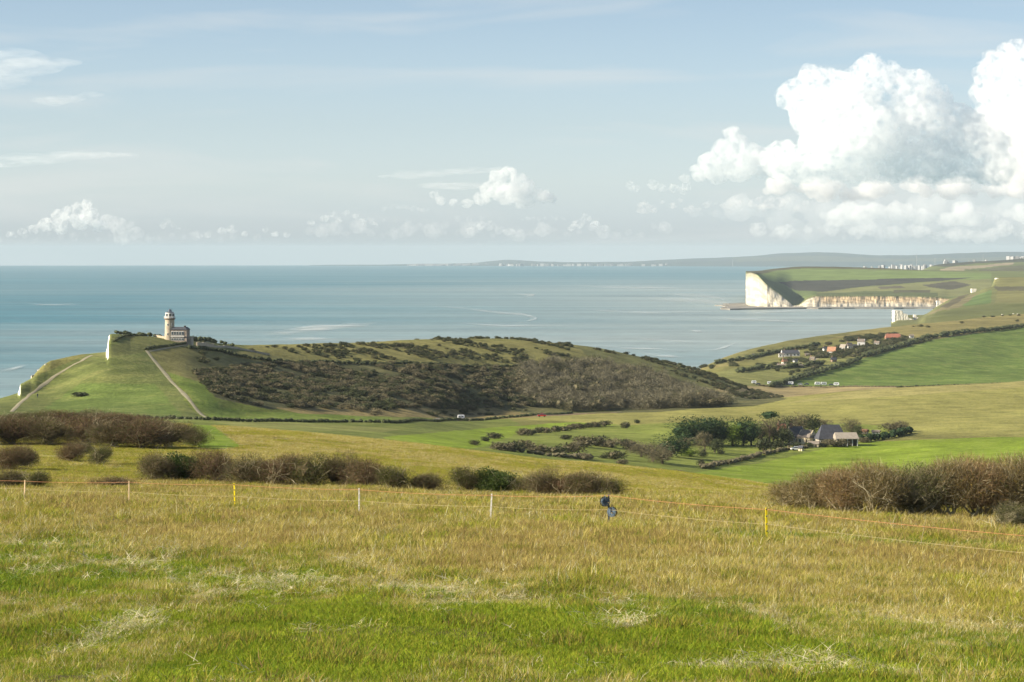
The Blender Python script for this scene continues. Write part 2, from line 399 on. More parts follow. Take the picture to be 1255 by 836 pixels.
# chalk where the ground is steep enough to be a cliff
sx = N(nt, 'ShaderNodeSeparateXYZ'); nt.links.new(geo.outputs['True Normal'], sx.inputs[0])
cf = rng_node(sx.outputs['Z'], .62, .50, 0, 1)
cm = N(nt, 'ShaderNodeMix', data_type='RGBA'); nt.links.new(cf, cm.inputs[0]); nt.links.new(tm.outputs[2], cm.inputs[6]); cm.inputs[7].default_value = (.72, .70, .64, 1)
nt.links.new(cm.outputs[2], b.inputs['Base Color']); b.inputs['Roughness'].default_value = .95; setspec(b, .1)
bp = N(nt, 'ShaderNodeBump'); bp.inputs['Distance'].default_value = .5; bp.inputs['Strength'].default_value = .9
nt.links.new(n1.outputs['Fac'], bp.inputs['Height']); nt.links.new(bp.outputs[0], b.inputs['Normal'])
M_GROUND = m
me = mesh_np('ground', verts, quads, [m], smooth=True, attrs={'field': np.concatenate([colr.reshape(-1, 3), np.ones((nr*nc, 1))], 1)})
tag(obj('ground', me), kind='structure')

# ------------------------------------------------------------------ sea: a curved sheet reaching past the horizon
rs = np.concatenate([np.arange(700, 8000, 100), np.arange(8000, 20000, 400), np.arange(20000, 70000, 1000)]).astype(float)
ts = np.radians(np.concatenate([np.arange(-70, -14, 4), np.arange(-14, 14, .5), np.arange(14, 71, 4)]))
RR, TT = np.meshgrid(rs, ts, indexing='ij')
v = np.stack([RR*np.sin(TT), RR*np.cos(TT), -RR**2/R2], -1).reshape(-1, 3)
ii = np.arange(RR.size).reshape(RR.shape)
q = np.stack([ii[:-1, :-1], ii[:-1, 1:], ii[1:, 1:], ii[1:, :-1]], -1).reshape(-1, 4)[:, ::-1]
m, nt, b = newmat('sea_water')
geo = N(nt, 'ShaderNodeNewGeometry')
mpa = N(nt, 'ShaderNodeMapping'); mpa.inputs['Scale'].default_value = (.00022, .0009, 1); mpa.inputs['Rotation'].default_value = (0, 0, -.12); nt.links.new(geo.outputs['Position'], mpa.inputs['Vector'])
na = noisenode(1.0, 6, mpa.outputs[0]); na.inputs['Distortion'].default_value = .6
mpb = N(nt, 'ShaderNodeMapping'); mpb.inputs['Scale'].default_value = (.0012, .0065, 1); nt.links.new(geo.outputs['Position'], mpb.inputs['Vector'])
nb = noisenode(1.0, 6, mpb.outputs[0])
mpc = N(nt, 'ShaderNodeMapping'); mpc.inputs['Scale'].default_value = (.03, .05, 1); nt.links.new(geo.outputs['Position'], mpc.inputs['Vector'])
nc_ = noisenode(1.0, 6, mpc.outputs[0])
# chalk-milky water at the right and near shore, with painted light patterns
sp = N(nt, 'ShaderNodeSeparateXYZ'); nt.links.new(geo.outputs['Position'], sp.inputs[0])
gx = rng_node(sp.outputs['X'], -1100, 500, 0, 1); gy = rng_node(sp.outputs['Y'], 17000, 5500, 0, 1)
milk = mul(gx, gy)
add = N(nt, 'ShaderNodeMath', operation='ADD'); nt.links.new(milk, add.inputs[0]); nt.links.new(rng_node(na.outputs['Fac'], .33, .67, -.34, .38), add.inputs[1]); add.use_clamp = True  # broad noise: depth tones, with cloud shadow and light painted in
c1 = N(nt, 'ShaderNodeMix', data_type='RGBA'); nt.links.new(add.outputs[0], c1.inputs[0]); c1.inputs[6].default_value = (.038, .148, .178, 1); c1.inputs[7].default_value = (.26, .315, .30, 1)
kk = mul(rng_node(nb.outputs['Fac'], .3, .7, .74, 1.26), rng_node(nc_.outputs['Fac'], .3, .7, .84, 1.16))
s2 = N(nt, 'ShaderNodeVectorMath', operation='SCALE'); nt.links.new(c1.outputs[2], s2.inputs[0]); nt.links.new(kk, s2.inputs['Scale'])
nt.links.new(s2.outputs[0], b.inputs['Base Color'])
b.inputs['Roughness'].default_value = .42; setspec(b, .35); b.inputs['IOR'].default_value = 1.33
bp = N(nt, 'ShaderNodeBump'); bp.inputs['Distance'].default_value = 1.6; bp.inputs['Strength'].default_value = .8
nt.links.new(nc_.outputs['Fac'], bp.inputs['Height']); nt.links.new(bp.outputs[0], b.inputs['Normal'])
tag(obj('sea', mesh_np('sea', v, q, [m], smooth=True)), kind='structure')
# ------------------------------------------------------------------ plants
def leafmat(name, c1, c2, transl=.25, scale=3.0, rough=.75):
    """foliage / twig colour: two tones mixed by a per-face tint and by world noise"""
    m = bpy.data.materials.new(name); m.use_nodes = True; nt = m.node_tree; b = nt.nodes['Principled BSDF']
    at = N(nt, 'ShaderNodeAttribute'); at.attribute_name = 'tint'
    oi = N(nt, 'ShaderNodeObjectInfo')
    g = N(nt, 'ShaderNodeNewGeometry'); nz = N(nt, 'ShaderNodeTexNoise'); nz.inputs['Scale'].default_value = scale; nz.inputs['Detail'].default_value = 3
    nt.links.new(g.outputs['Position'], nz.inputs['Vector'])
    a = N(nt, 'ShaderNodeMath', operation='MULTIPLY_ADD'); nt.links.new(nz.outputs['Fac'], a.inputs[0]); a.inputs[1].default_value = 1.6; a.inputs[2].default_value = -.9
    a2 = N(nt, 'ShaderNodeMath', operation='ADD'); nt.links.new(at.outputs['Fac'], a2.inputs[0]); nt.links.new(a.outputs[0], a2.inputs[1])
    a3 = N(nt, 'ShaderNodeMath', operation='MULTIPLY_ADD'); nt.links.new(oi.outputs['Random'], a3.inputs[0]); a3.inputs[1].default_value = .4; nt.links.new(a2.outputs[0], a3.inputs[2]); a3.use_clamp = True
    mx = N(nt, 'ShaderNodeMix', data_type='RGBA'); nt.links.new(a3.outputs[0], mx.inputs[0]); mx.inputs[6].default_value = c1+(1,); mx.inputs[7].default_value = c2+(1,)
    nt.links.new(mx.outputs[2], b.inputs['Base Color']); b.inputs['Roughness'].default_value = rough; setspec(b, .2)
    if transl:
        tr = N(nt, 'ShaderNodeBsdfTranslucent'); nt.links.new(mx.outputs[2], tr.inputs['Color'])
        ms = N(nt, 'ShaderNodeMixShader'); ms.inputs[0].default_value = transl
        nt.links.new(b.outputs[0], ms.inputs[1]); nt.links.new(tr.outputs[0], ms.inputs[2]); nt.links.new(ms.outputs[0], nt.nodes['Material Output'].inputs['Surface'])
    return m
L = dict(
 twig=leafmat('twigs_brown', (.12, .092, .042), (.26, .20, .095), .1, 1.2), twigred=leafmat('twigs_red', (.14, .09, .042), (.26, .175, .085), .1, 1.2),
 twiggrey=leafmat('twigs_grey', (.12, .105, .058), (.24, .205, .12), .1, 1.2), dark=leafmat('twigs_dark', (.075, .056, .028), (.17, .125, .062), .1, 1.2), darkred=leafmat('twigs_dark_red', (.09, .055, .030), (.18, .115, .06), .1, 1.2), pale=leafmat('branches_pale', (.34, .29, .18), (.50, .44, .28), 0, 2.0),
 bark=leafmat('bark', (.10, .075, .05), (.20, .16, .11), 0, 2.0),
 leaf=leafmat('leaves_olive', (.06, .075, .018), (.13, .14, .035), .3), gold=leafmat('leaves_gold', (.20, .14, .03), (.34, .25, .05), .3), ivy=leafmat('leaves_ivy', (.038, .062, .014), (.085, .12, .026), .25),
 pine=leafmat('needles', (.016, .036, .014), (.040, .075, .022), .1), gorse=leafmat('gorse_green', (.032, .045, .018), (.065, .075, .026), .1),
 far=leafmat('scrub_brown', (.09, .078, .042), (.185, .16, .09), .05, .15), fardk=leafmat('scrub_dark', (.035, .045, .018), (.08, .09, .034), .05, .15),
 fargrey=leafmat('wood_grey', (.11, .10, .062), (.21, .19, .125), .05, .1), lime=leafmat('leaves_lime', (.10, .16, .02), (.19, .25, .035), .3))

def crown_arrays(r, n, ax, ay, az, zc_, tl, tw, lumps=9, leaf=0.0, leafsize=.1, up=.35, shell=.55, slots=(0, 1, 2), mix2=.15, four=0.0):
    """ribbons (twigs) and quads (leaves) filling an uneven cluster of lobes; returns verts, quads, material index, tint"""
    C = []
    for i in range(lumps):
        a = r.uniform(0, 2*math.pi); q = r.uniform(.15, .62)
        C.append((math.cos(a)*q*ax, math.sin(a)*q*ay, zc_+r.uniform(-.35, .45)*az, r.uniform(.38, .62)))
    C.append((0, 0, zc_, .66)); C = np.array(C)
    k = r.integers(0, len(C), n)
    d = r.normal(size=(n, 3)); d /= np.linalg.norm(d, axis=1)[:, None]
    rad = r.uniform(shell, 1.05, n)**.7
    c = C[k]; s = c[:, 3:4]
    p = c[:, :3]+d*rad[:, None]*s*np.array((ax, ay, az))
    p[:, 2] = np.maximum(p[:, 2], .03*az)
    nl = int(n*leaf); isleaf = np.arange(n) < nl
    dr = d+r.normal(size=(n, 3))*.55; dr[:, 2] += up; dr /= np.linalg.norm(dr, axis=1)[:, None]
    sd_ = np.cross(dr, r.normal(size=(n, 3))); sd_ /= np.linalg.norm(sd_, axis=1)[:, None]
    ln = np.where(isleaf, leafsize, tl)*r.uniform(.6, 1.4, n); wd = np.where(isleaf, leafsize*.55, tw)*r.uniform(.7, 1.3, n)
    bend = r.normal(size=(n, 3))*.12
    a = p-sd_*wd[:, None]/2; b = p+sd_*wd[:, None]/2
    e = p+dr*ln[:, None]+bend*ln[:, None]
    wt = np.where(isleaf, .55, .25)*wd
    c_ = e+sd_*wt[:, None]/2; f_ = e-sd_*wt[:, None]/2
    V = np.stack([a, b, c_, f_], 1).reshape(-1, 3)
    Q = np.arange(4*n).reshape(n, 4)
    mi = np.where(isleaf, np.where(r.random(n) < four, 3, slots[2]), np.where(r.random(n) < mix2, slots[1], slots[0]))
    tint = np.repeat(r.random(n)*.55+.55*np.clip((p[:, 2]/(zc_+az)), 0, 1)*0, 4)
    return V, Q, mi, tint
def core_arrays(r, ax, ay, az, zc_, s=.62):
    iv, f = ICO_(2); v = iv*np.array((ax, ay, az))*s*(1+.18*r.normal(size=(len(iv), 1)))
    v[:, 2] += zc_; v[:, 2] = np.maximum(v[:, 2], 0.02); return v, f
_IC = {}
def ICO_(sub):
    if sub not in _IC:
        import bmesh
        bm = bmesh.new(); bmesh.ops.create_icosphere(bm, subdivisions=sub, radius=1)
        _IC[sub] = (np.array([p.co[:] for p in bm.verts]), np.array([[q.index for q in p.verts] for p in bm.faces])); bm.free()
    return _IC[sub]
def crown_mesh(name, r, mats, core=.62, **kw):
    V, Q, mi, t = crown_arrays(r, **kw)
    fs = [Q]; fm = [mi]
    if core:
        v2, f2 = core_arrays(r, kw['ax'], kw['ay'], kw['az'], kw['zc_'], core); f2 = f2+len(V)
        V = np.concatenate([V, v2]); fs.append(f2); fm.append(np.zeros(len(f2), int)); t = np.concatenate([t, r.random(len(v2))*.4])
    return mesh_np(name, V, fs, mats, fmat=np.concatenate(fm), attrs={'tint': t})
def limbs_mesh(name, r, mat, ax, ay, h, n=7, base=.08, spread=.8, start=0.0, thin=.25):
    """a trunk or several stems that fork and bend out into the crown"""
    mb = MB()
    def branch(p, d, ln, rad, lev):
        pts = [p]; rr = [rad]; q = np.array(p, float); dd = np.array(d, float)
        for s in range(5):
            dd = dd+r.normal(size=3)*.22; dd[2] += .05; dd /= np.linalg.norm(dd); q = q+dd*ln/5; pts.append(q.copy()); rr.append(rad*(1-(s+1)/5*(1-thin)))
            if lev > 0 and s >= 1 and r.random() < .75:
                nd = dd+r.normal(size=3)*.7; nd /= np.linalg.norm(nd); branch(q.copy(), nd, ln*.55, rr[-1]*.75, lev-1)
        mb.tube(pts, rr, n=5 if lev > 0 else 3, cap=False)
    for i in range(n):
        a = r.uniform(0, 2*math.pi); d = np.array((math.cos(a)*spread*ax/h*1.6, math.sin(a)*spread*ay/h*1.6, 1.0)); d /= np.linalg.norm(d)
        branch(np.array((r.normal()*.12*ax*(n > 1), r.normal()*.12*ay*(n > 1), start)), d, h*r.uniform(.6, .95), base*r.uniform(.6, 1.2), 2)
    o = mb; me = bpy.data.meshes.new(name); me.from_pydata([tuple(p) for p in np.concatenate(o.v)], [], o.f); me.materials.append(mat)
    at = me.attributes.new('tint', 'FLOAT', 'POINT'); at.data.foreach_set('value', r.random(o.n).astype(np.float32)); me.update(); return me

# shrub kinds: (crown mesh, limbs mesh), built once at 1 m nominal sizes, then scaled per copy
RS = np.random.default_rng(3)
KINDS = {}
def kind_near(key, mats, n=7500, leaf=.34, mix2=.15, h=3.0, w=3.6, pale=True, tw=.016, tl=.34, leafsize=.07, nvar=2, limb=.055):
    out = []
    for i in range(nvar):
        cr = crown_mesh('crown', RS, mats, core=.38, n=int(n*(1.6 if n < 9000 else 1.15)), ax=w/2*1.2, ay=w/2*1.1, az=h*.58, zc_=h*.42, tl=tl, tw=tw, lumps=12, leaf=leaf, leafsize=leafsize, mix2=mix2, shell=.3, four=.5 if len(mats) > 3 else 0.0)
        lb = limbs_mesh('branches', RS, L['pale'] if pale else L['bark'], w/2, w/2, h if limb < .06 else h*.74, n=6 if limb < .06 else 9, base=limb)
        out.append((cr, lb))
    KINDS[key] = (out, w, h)
kind_near('brown', [L['dark'], L['twiggrey'], L['leaf']])
kind_near('red', [L['darkred'], L['dark'], L['leaf']], leaf=.28)
kind_near('olive', [L['dark'], L['twiggrey'], L['leaf']], leaf=.7)
kind_near('ivy', [L['ivy'], L['twig'], L['ivy']], leaf=.85, leafsize=.14, nvar=1)
kind_near('bank', [L['twig'], L['pale'], L['gold'], L['leaf']], n=15000, leaf=.42, mix2=.16, tw=.013, tl=.30, leafsize=.055, nvar=3, limb=.085)
kind_near('bankred', [L['twigred'], L['pale'], L['gold'], L['leaf']], n=15000, leaf=.32, mix2=.08, tw=.013, tl=.30, leafsize=.05, nvar=2, limb=.08)
kind_near('bankolive', [L['twiggrey'], L['pale'], L['leaf']], n=15000, leaf=.55, mix2=.10, tw=.013, tl=.28, leafsize=.06, nvar=1, limb=.08)
def kind_far(key, mats, n=420, leaf=.6, h=3.0, w=3.6, nvar=3, ls=.34, mix2=.3):
    out = []
    for i in range(nvar):
        cr = crown_mesh('crown', RS, mats, core=.5, n=int(n*1.8), ax=w/2*1.2, ay=w/2*1.1, az=h*.6, zc_=h*.42, tl=.6, tw=.10, lumps=8, leaf=leaf, leafsize=ls, mix2=mix2, shell=.5)
        lb = limbs_mesh('branches', RS, L['bark'], w/2, w/2, h*.7, n=3, base=.08)
        out.append((cr, lb))
    KINDS[key] = (out, w, h)
kind_far('farbrown', [L['far'], L['fargrey'], L['far']]); kind_far('fardark', [L['fardk'], L['far'], L['fardk']]); kind_far('farmix', [L['far'], L['fardk'], L['fardk']])

NM = dict(brown='bare brown', red='reddish brown', olive='olive brown', ivy='ivy-green leafy', bank='pale-branched hawthorn', bankred='russet twiggy', bankolive='olive', farbrown='small brown', fardark='dark green', farmix='dark brown')
def shrub(u, vb, wpx, hpx, kind, label, group, gate, name='shrub', dd=0.0):
    x, y, z = hit(u, vb, *gate)
    if dd: y += dd; x = (u-UC)/F*y; z = float(land_z(u, y)[0])
    vs, w, h = KINDS[kind]; cr, lb = vs[RS.integers(len(vs))]
    sx = wpx/F*y/w*1.12; sz = hpx/F*y/h*1.05
    t = empty(name, (x, y, z-.08), RS.uniform(0, 6.28), (sx, sx, sz)); tag(t, label, 'shrub', group)
    obj('crown', cr, t); obj('branches', lb, t); return t
g1 = 'shrubs of the hedgerow beyond the fence'
# hedgerow beyond the fence, from the left
for i, (u, vb, wp, hp, k, lab) in enumerate([
 (194,591,50,37,'brown','round brown shrub at the left end of the long hedgerow beyond the fence'),
 (228,591,44,36,'ivy','ivy-green leafy shrub near the left end of the hedgerow beyond the fence'),
 (262,592,52,42,'red','reddish brown shrub just right of the ivy-green shrub in the hedgerow'),
 (303,596,64,38,'brown','broad low brown shrub, second right of the ivy-green shrub in the hedgerow'),
 (342,597,58,42,'red','reddish twiggy shrub behind the gap right of the second yellow post'),
 (378,598,54,44,'olive','tall olive brown shrub in the middle of the long hedgerow'),
 (415,598,56,44,'brown','tall brown shrub just left of the first white post in the hedgerow'),
 (450,600,48,38,'red','rounded russet shrub directly behind the first white post'),
 (486,603,46,32,'olive','olive shrub with green leaves right of the first white post'),
 (524,604,42,26,'brown','small low brown shrub at the right end of the long hedgerow'),
 (575,606,46,34,'olive','olive green shrub just left of the second white post'),
 (612,607,46,34,'ivy','green leafy shrub directly behind the second white post'),
 (637,608,34,24,'olive','low olive shrub between the second white post and the brown pair'),
 (662,609,46,36,'brown','upright brown shrub right of the second white post'),
 (692,610,44,30,'red','lower russet shrub between two taller brown shrubs left of the reels'),
 (722,611,52,36,'brown','broad brown shrub just left of the fence reels'),
 (752,611,32,25,'olive','small dark shrub directly behind the fence reels')]):
    shrub(u, vb-1, wp, hp, k, lab, g1, (150, 240), name='hedgerow_shrub')
g2 = 'shrubs scattered in the rough pasture on the left'
for (u, vb, wp, hp, k, lab) in [
 (12,576,48,32,'red','dense russet shrub at the left edge of the picture in the rough pasture'),
 (33,572,34,26,'brown','brown shrub beside the russet one near the left edge'),
 (16,599,42,26,'brown','spreading brown shrub nearest the fence at the left edge'),
 (45,600,30,24,'olive','olive shrub with dark stems behind the first cream post'),
 (86,566,34,23,'red','isolated round russet shrub in the rough pasture, left of its twin'),
 (121,570,32,24,'olive','isolated round shrub with a green side in the rough pasture, right of its twin'),
 (100,556,26,16,'brown','small brown shrub behind the isolated pair in the rough pasture'),
 (137,597,44,13,'red','low flat reddish thicket beside the second post')]:
    shrub(u, vb, wp, hp, k, lab, g2, (150, 420), name='pasture_shrub')
g3 = 'thicket on the crest at the left'
mass = [(18,545,66,36,'red'),(62,546,62,34,'brown'),(100,543,60,34,'red'),(138,548,70,34,'brown'),(175,550,70,38,'red'),(208,549,56,34,'brown'),(238,547,40,26,'olive'),(-25,545,60,34,'brown'),
        (5,530,50,24,'brown'),(42,524,48,20,'olive'),(75,522,50,20,'red'),(110,522,56,20,'brown'),(150,524,56,20,'red'),(190,530,46,18,'brown'),(30,513,40,11,'brown'),(62,513,30,11,'ivy'),(90,513,40,10,'red'),(140,514,40,10,'brown'),(220,536,30,16,'red')]
pos = ['left edge','front left','front, left of the middle','front middle','front, tallest','front right','right tip']
for i, (u, vb, wp, hp, k) in enumerate(mass):
    where = ['in its front row at the left edge','in its front row, second from the left edge','in its front row, left of the tallest','in its front row, the dark mound before the tallest','the tallest mound of its front row','in its front row, second from its right tip','at its right tip beside the green strip','just outside the left edge',
     'in its middle row at the left edge','in its middle row, olive against russet neighbours','in its middle row, above the second front mound','in its middle row above a dip','in its middle row, behind the dark mound','in its middle row, lower right','on its skyline at the left','on its skyline, the green one','on its skyline beside the green one','on its skyline, rightmost','low at the right beside the tip'][i]
    nm = NM[k]; shrub(u, vb, wp, hp, k, f'{nm.replace(chr(45)+"green leafy", "-green")} shrub in the crest thicket, {where.replace("in its ", "")}', g3, (240, 560), name='thicket_shrub')
g4 = 'hawthorn bank at the right'
bank = [(968,626,52,40,'bank','low rounded hawthorn at the left end of the right-hand bank'),
 (1000,628,60,54,'bank','golden leafed hawthorn second from the left end of the bank'),
 (1038,630,70,58,'bankred','russet twiggy hawthorn third from the left end of the bank'),
 (1078,632,72,66,'bank','hawthorn with a high dome left of the middle of the bank'),
 (1120,633,72,68,'bankolive','dark olive hawthorn in the middle of the bank'),
 (1160,634,74,74,'bank','tall pale-branched hawthorn right of the middle of the bank'),
 (1200,635,74,76,'bankred','tallest russet hawthorn in the right half of the bank'),
 (1240,636,74,78,'bank','tall pale-limbed hawthorn near the right edge of the picture'),
 (1285,637,78,82,'bankred','russet hawthorn cut by the right edge of the picture')]
for (u, vb, wp, hp, k, lab) in bank: shrub(u, vb, wp, hp, k, lab, g4, (105, 180), name='hawthorn')
for (u, vb, wp, hp, k, lab) in [(1060,622,70,62,'bankred','hawthorn of the back row showing over the left dome of the bank'),(1110,622,70,54,'bankred','hawthorn of the back row showing at the middle dip of the bank'),(1180,622,76,66,'bankred','hawthorn of the back row filling the skyline right of the middle'),(1222,622,70,66,'bankred','hawthorn of the back row behind the tall pale-limbed one'),
  (1262,622,70,68,'bankred','hawthorn of the back row at the right edge'),(1020,618,44,44,'bank','small hawthorn of the back row behind the golden leafed one'),(1242,648,56,34,'bankolive','dark low bramble bush in front of the bank at the right edge')]:
    shrub(u, vb, wp, hp, k, lab, g4, (95, 220), name='hawthorn')

# ---- valley and headland shrubs, seen small
g5 = 'shrubs dotted over the valley floor'
W = ['left end','second','third','fourth','fifth','sixth','seventh','eighth','ninth','tenth','right end']
for i in range(11):
    u = 641+i*10.0; shrub(u, 534-i*1.15+RS.uniform(-.6,.6), RS.uniform(12,17), RS.uniform(6,9), 'farmix' if i%3 else 'farbrown', f'dark shrub in the slanting valley hedge line, {W[i] if i in (0,10) else W[i]+" from its left end"}', 'slanting hedge line on the valley floor', (800, 1250), name='valley_shrub')
vs = [(606,538,18,9,'farmix','dark shrub standing alone left of the slanting hedge line'),(595,541,12,6,'fardark','small dark shrub beside the lone one left of the slanting hedge line'),(582,546,12,7,'farmix','small shrub nearest the dry slope at the left of the valley floor'),
 (612,552,22,10,'farbrown','brown shrub at the left end of the large valley thicket'),(630,553,26,14,'farmix','large dark shrub in the left half of the valley thicket'),(645,551,20,12,'farbrown','brown shrub beside the largest one in the valley thicket'),(662,556,24,11,'farbrown','low brown shrub behind the dry slope in the valley thicket'),(682,558,26,13,'farmix','dark shrub in the dip of the valley thicket'),
 (700,556,26,14,'farbrown','rounded brown shrub in the middle of the valley thicket'),(716,548,26,13,'farbrown','brown shrub on the upper edge of the valley thicket'),(733,547,28,14,'farmix','dark shrub crowning the upper edge of the valley thicket'),(748,549,24,11,'farbrown','flat brown shrub on the right arm of the valley thicket'),(766,548,20,10,'farmix','dark shrub at the tip of the right arm of the valley thicket'),
 (693,539,16,6,'farmix','low dark shrub on open turf above the thicket'),(707,540,5,5,'fardark','tiny dark bush beside the low one on open turf'),(767,525,12,9,'farmix','lone dark bush at the right end of the slanting hedge line'),(781,519,8,5,'fardark','tiny bush right of the lone dark bush'),
 (754,563,26,12,'farmix','dark shrub on bright turf left of the brown trees'),(740,562,10,6,'fardark','small dark bush beside the shrub on bright turf'),(717,564,14,9,'farbrown','brown bush just above the dry slope'),(775,552,18,12,'farbrown','brown shrub between the thicket and the brown trees'),(762,569,16,6,'farbrown','low brown shrub just above the dry slope crest'),(822,580,24,4,'farbrown','flat brown bramble patch on the bright turf'),
 (861,560,11,9,'fardark','dark round bush on the lawn below the pines'),(860,572,10,9,'farmix','round brown bush on the boundary below the pines'),(884,557,9,6,'fardark','small dark bush right of the round one below the pines'),
 (935,552,20,18,'fardark','round dark evergreen bush left of the farm drive'),(953,550,20,10,'fardark','low dark bush beside the round evergreen by the drive'),(1010,548,18,9,'farbrown','brown bush against the front of the barn'),(1026,548,22,10,'farbrown','wider brown bush between the barn and the open shed'),(990,549,12,8,'fardark','dark bush at the left foot of the barn'),(977,549,14,7,'fardark','green bush beside the white car'),
 (1042,545,12,6,'fardark','dark bush before the open shed'),(1058,543,12,7,'farbrown','brown bush at the right end of the open shed'),(98,487,22,6,'fardark','lone dark gorse bush on the green headland slope'),(1096,529,26,10,'farbrown','brown bush above the clipped hedge right of the farm'),(1051,530,12,9,'fardark','dark bush behind the open shed')]
for (u, vb, wp, hp, k, lab) in vs: shrub(u, vb, wp, hp, k, lab, g5, (560, 1300), name='valley_shrub')

# trees by the farm
def tree_kind(key, mats, h, w, trunk_h, n=900, leaf=.7, ls=.42, core=.7, flat=1.0, bark='bark', tw=.10, tl=.9):
    out = []
    for i in range(2):
        cr = crown_mesh('crown', RS, mats, core=core, n=n, ax=w/2*1.25, ay=w/2*1.25, az=(h-trunk_h)/2*flat*(1.12 if key == 'flatpine' else 1.30), zc_=h-(h-trunk_h)/2*flat-(0 if key == 'flatpine' else h*.07), tl=tl, tw=tw, lumps=9, leaf=leaf, leafsize=ls, shell=.6)
        mb = MB(); mb.tube([(0,0,-.5),(RS.normal()*.1,0,h*.3),(RS.normal()*.2,.1,h*.62)], [.32,.24,.12], n=7)
        for j in range(6):
            a = RS.uniform(0,6.28); s = RS.uniform(.25,.55)*h; mb.tube([(0,0,s),(math.cos(a)*w*.2,math.sin(a)*w*.2,s+h*.14),(math.cos(a)*w*.36,math.sin(a)*w*.36,s+h*.24)], [.13,.08,.03], n=5)
        tr = mb.build('trunk', L[bark]); me = tr.data; bpy.data.objects.remove(tr); out.append((cr, me))
    KINDS[key] = (out, w, h)
tree_kind('pine', [L['pine'], L['fardk'], L['pine']], 10, 7, .8, n=1900, core=.45)
tree_kind('flatpine', [L['pine'], L['pine'], L['pine']], 11, 6.5, 8.2, n=420, core=.6)
tree_kind('bare', [L['far'], L['fargrey'], L['far']], 8, 6, 1.0, n=2200, leaf=.15, core=.25, tw=.06)
tree_kind('leafy', [L['fardk'], L['gorse'], L['gorse']], 7, 6, .6, n=1300, core=.4)
tree_kind('lime', [L['lime'], L['ivy'], L['lime']], 9, 4, .6, n=1300, core=.4)
def tree(u, vb, wpx, hpx, kind, name, label, gate=(900, 1400), group='trees around the farm'):
    x, y, z = hit(u, vb, *gate); vs, w, h = KINDS[kind]; cr, tr = vs[RS.integers(len(vs))]
    sx = wpx/F*y/w*(1.5 if kind == 'pine' else 1.22); sz = hpx/F*y/h*(1.12 if kind == 'pine' else 1.05)
    t = empty(name, (x, y, z-.1), RS.uniform(0, 6.28), (sx, sx, sz)); tag(t, label, 'tree', group); obj('crown', cr, t); obj('trunk', tr, t)
for a in [
 (822,560,30,24,'pine','evergreen_tree','broad dark evergreen at the left end of the pine belt'),(838,545,28,29,'pine','pine_tree','dark pine at the upper left of the pine belt'),(852,545,26,30,'pine','pine_tree','dark pine second from the left in the pine belt'),
 (868,545,26,31,'pine','pine_tree','dark pine in the middle of the pine belt'),(884,546,24,30,'pine','pine_tree','dark pine just left of the bright green tree'),(898,547,15,28,'lime','ivy_covered_tree','bright yellow-green tree among the dark pines'),
 (911,546,24,33,'pine','pine_tree','tall dark pine just right of the bright green tree'),(921,547,18,28,'pine','pine_tree','dark pine at the right end of the pine belt'),
 (864,556,15,26,'bare','bare_tree','bare reddish tree standing before the pines'),(842,553,20,17,'bare','bare_tree','low bare brown tree before the left pines'),(876,555,16,18,'leafy','broadleaf_tree','small grey-green tree before the pines'),
 (846,560,18,11,'lime','clipped_bush','bright green clipped bush beside the broad evergreen'),(800,566,34,22,'bare','bare_tree','wide bare brown thicket tree left of the broad evergreen'),(786,560,28,16,'bare','bare_tree','low bare brown tree at the left end of the farm trees'),(812,570,26,18,'bare','bare_tree','bare brown tree in front of the broad evergreen'),
 (943,546,20,41,'flatpine','flat_topped_pine','lone flat-topped pine rising above the farm trees'),(933,545,24,27,'bare','bare_tree','bare brown tree right of the pine belt'),(948,545,26,30,'bare','bare_tree','bare brown tree under the flat-topped pine'),(960,546,22,24,'leafy','broadleaf_tree','olive tree left of the farmhouse'),
 (965,530,20,20,'leafy','broadleaf_tree','dark green tree behind the farmhouse chimney'),(985,532,22,24,'bare','bare_tree','bare tree behind the farmhouse'),(996,532,20,24,'leafy','broadleaf_tree','dark green tree between farmhouse and barn'),(1011,528,16,14,'bare','bare_tree','small bare tree behind the barn ridge'),
 (1044,533,20,18,'bare','bare_tree','round bare tree right of the barn'),(1050,536,12,14,'leafy','broadleaf_tree','small dark tree beside the round bare one'),(1104,530,22,14,'bare','bare_tree','low bare tree above the clipped hedge')]:
    tree(*a)

# ---- hedges: one continuous thing each, drawn along the ground
def along(pts, gate, step):
    P = [np.array(hit(u, v, *gate)) for u, v in pts]; out = []
    for a, b in zip(P[:-1], P[1:]):
        n = max(1, int(np.linalg.norm((b-a)[:2])/step))
        for i in range(n): out.append(a+(b-a)*i/n)
    out.append(P[-1]); out = np.array(out); out[:, 2] = zxy(out[:, 0], out[:, 1]); return out
def hedge(pts, gate, h, w, mats, label, name='hedge', lean=.5, cat='hedge', group=None, step=None, dens=1.0):
    P = along(pts, gate, step or w*.8); V = []; Q = []; mi = []; tt = []; n = 0; T = []
    cv = []; 
    for p in P:
        s = RS.uniform(.7, 1.25); q = p+np.array((RS.normal()*w*.15, RS.normal()*w*.15, 0))
        v, f, m_, t = crown_arrays(RS, int(70*dens), w/2*s, w/2*s, h/2*s, h/2*s, h*.35, h*.06, lumps=4, leaf=.6, leafsize=h*.14, shell=.7)
        V.append(v+q-(0, 0, .1)); Q.append(f+n); mi.append(m_); tt.append(t); n += len(v)
        v2, f2 = core_arrays(RS, w/2*s, w/2*s, h/2*s, h/2*s, .85)
        V.append(v2+q-(0, 0, .1)); T.append(f2+n); tt.append(np.full(len(v2), .2)); n += len(v2)
    Q = np.concatenate(Q); T = np.concatenate(T); mi = np.concatenate(mi)
    me = mesh_np(name, np.concatenate(V), [Q, T], mats, fmat=np.concatenate([mi, np.zeros(len(T), int)]), attrs={'tint': np.concatenate(tt)})
    return tag(obj(name, me), label, cat, group)
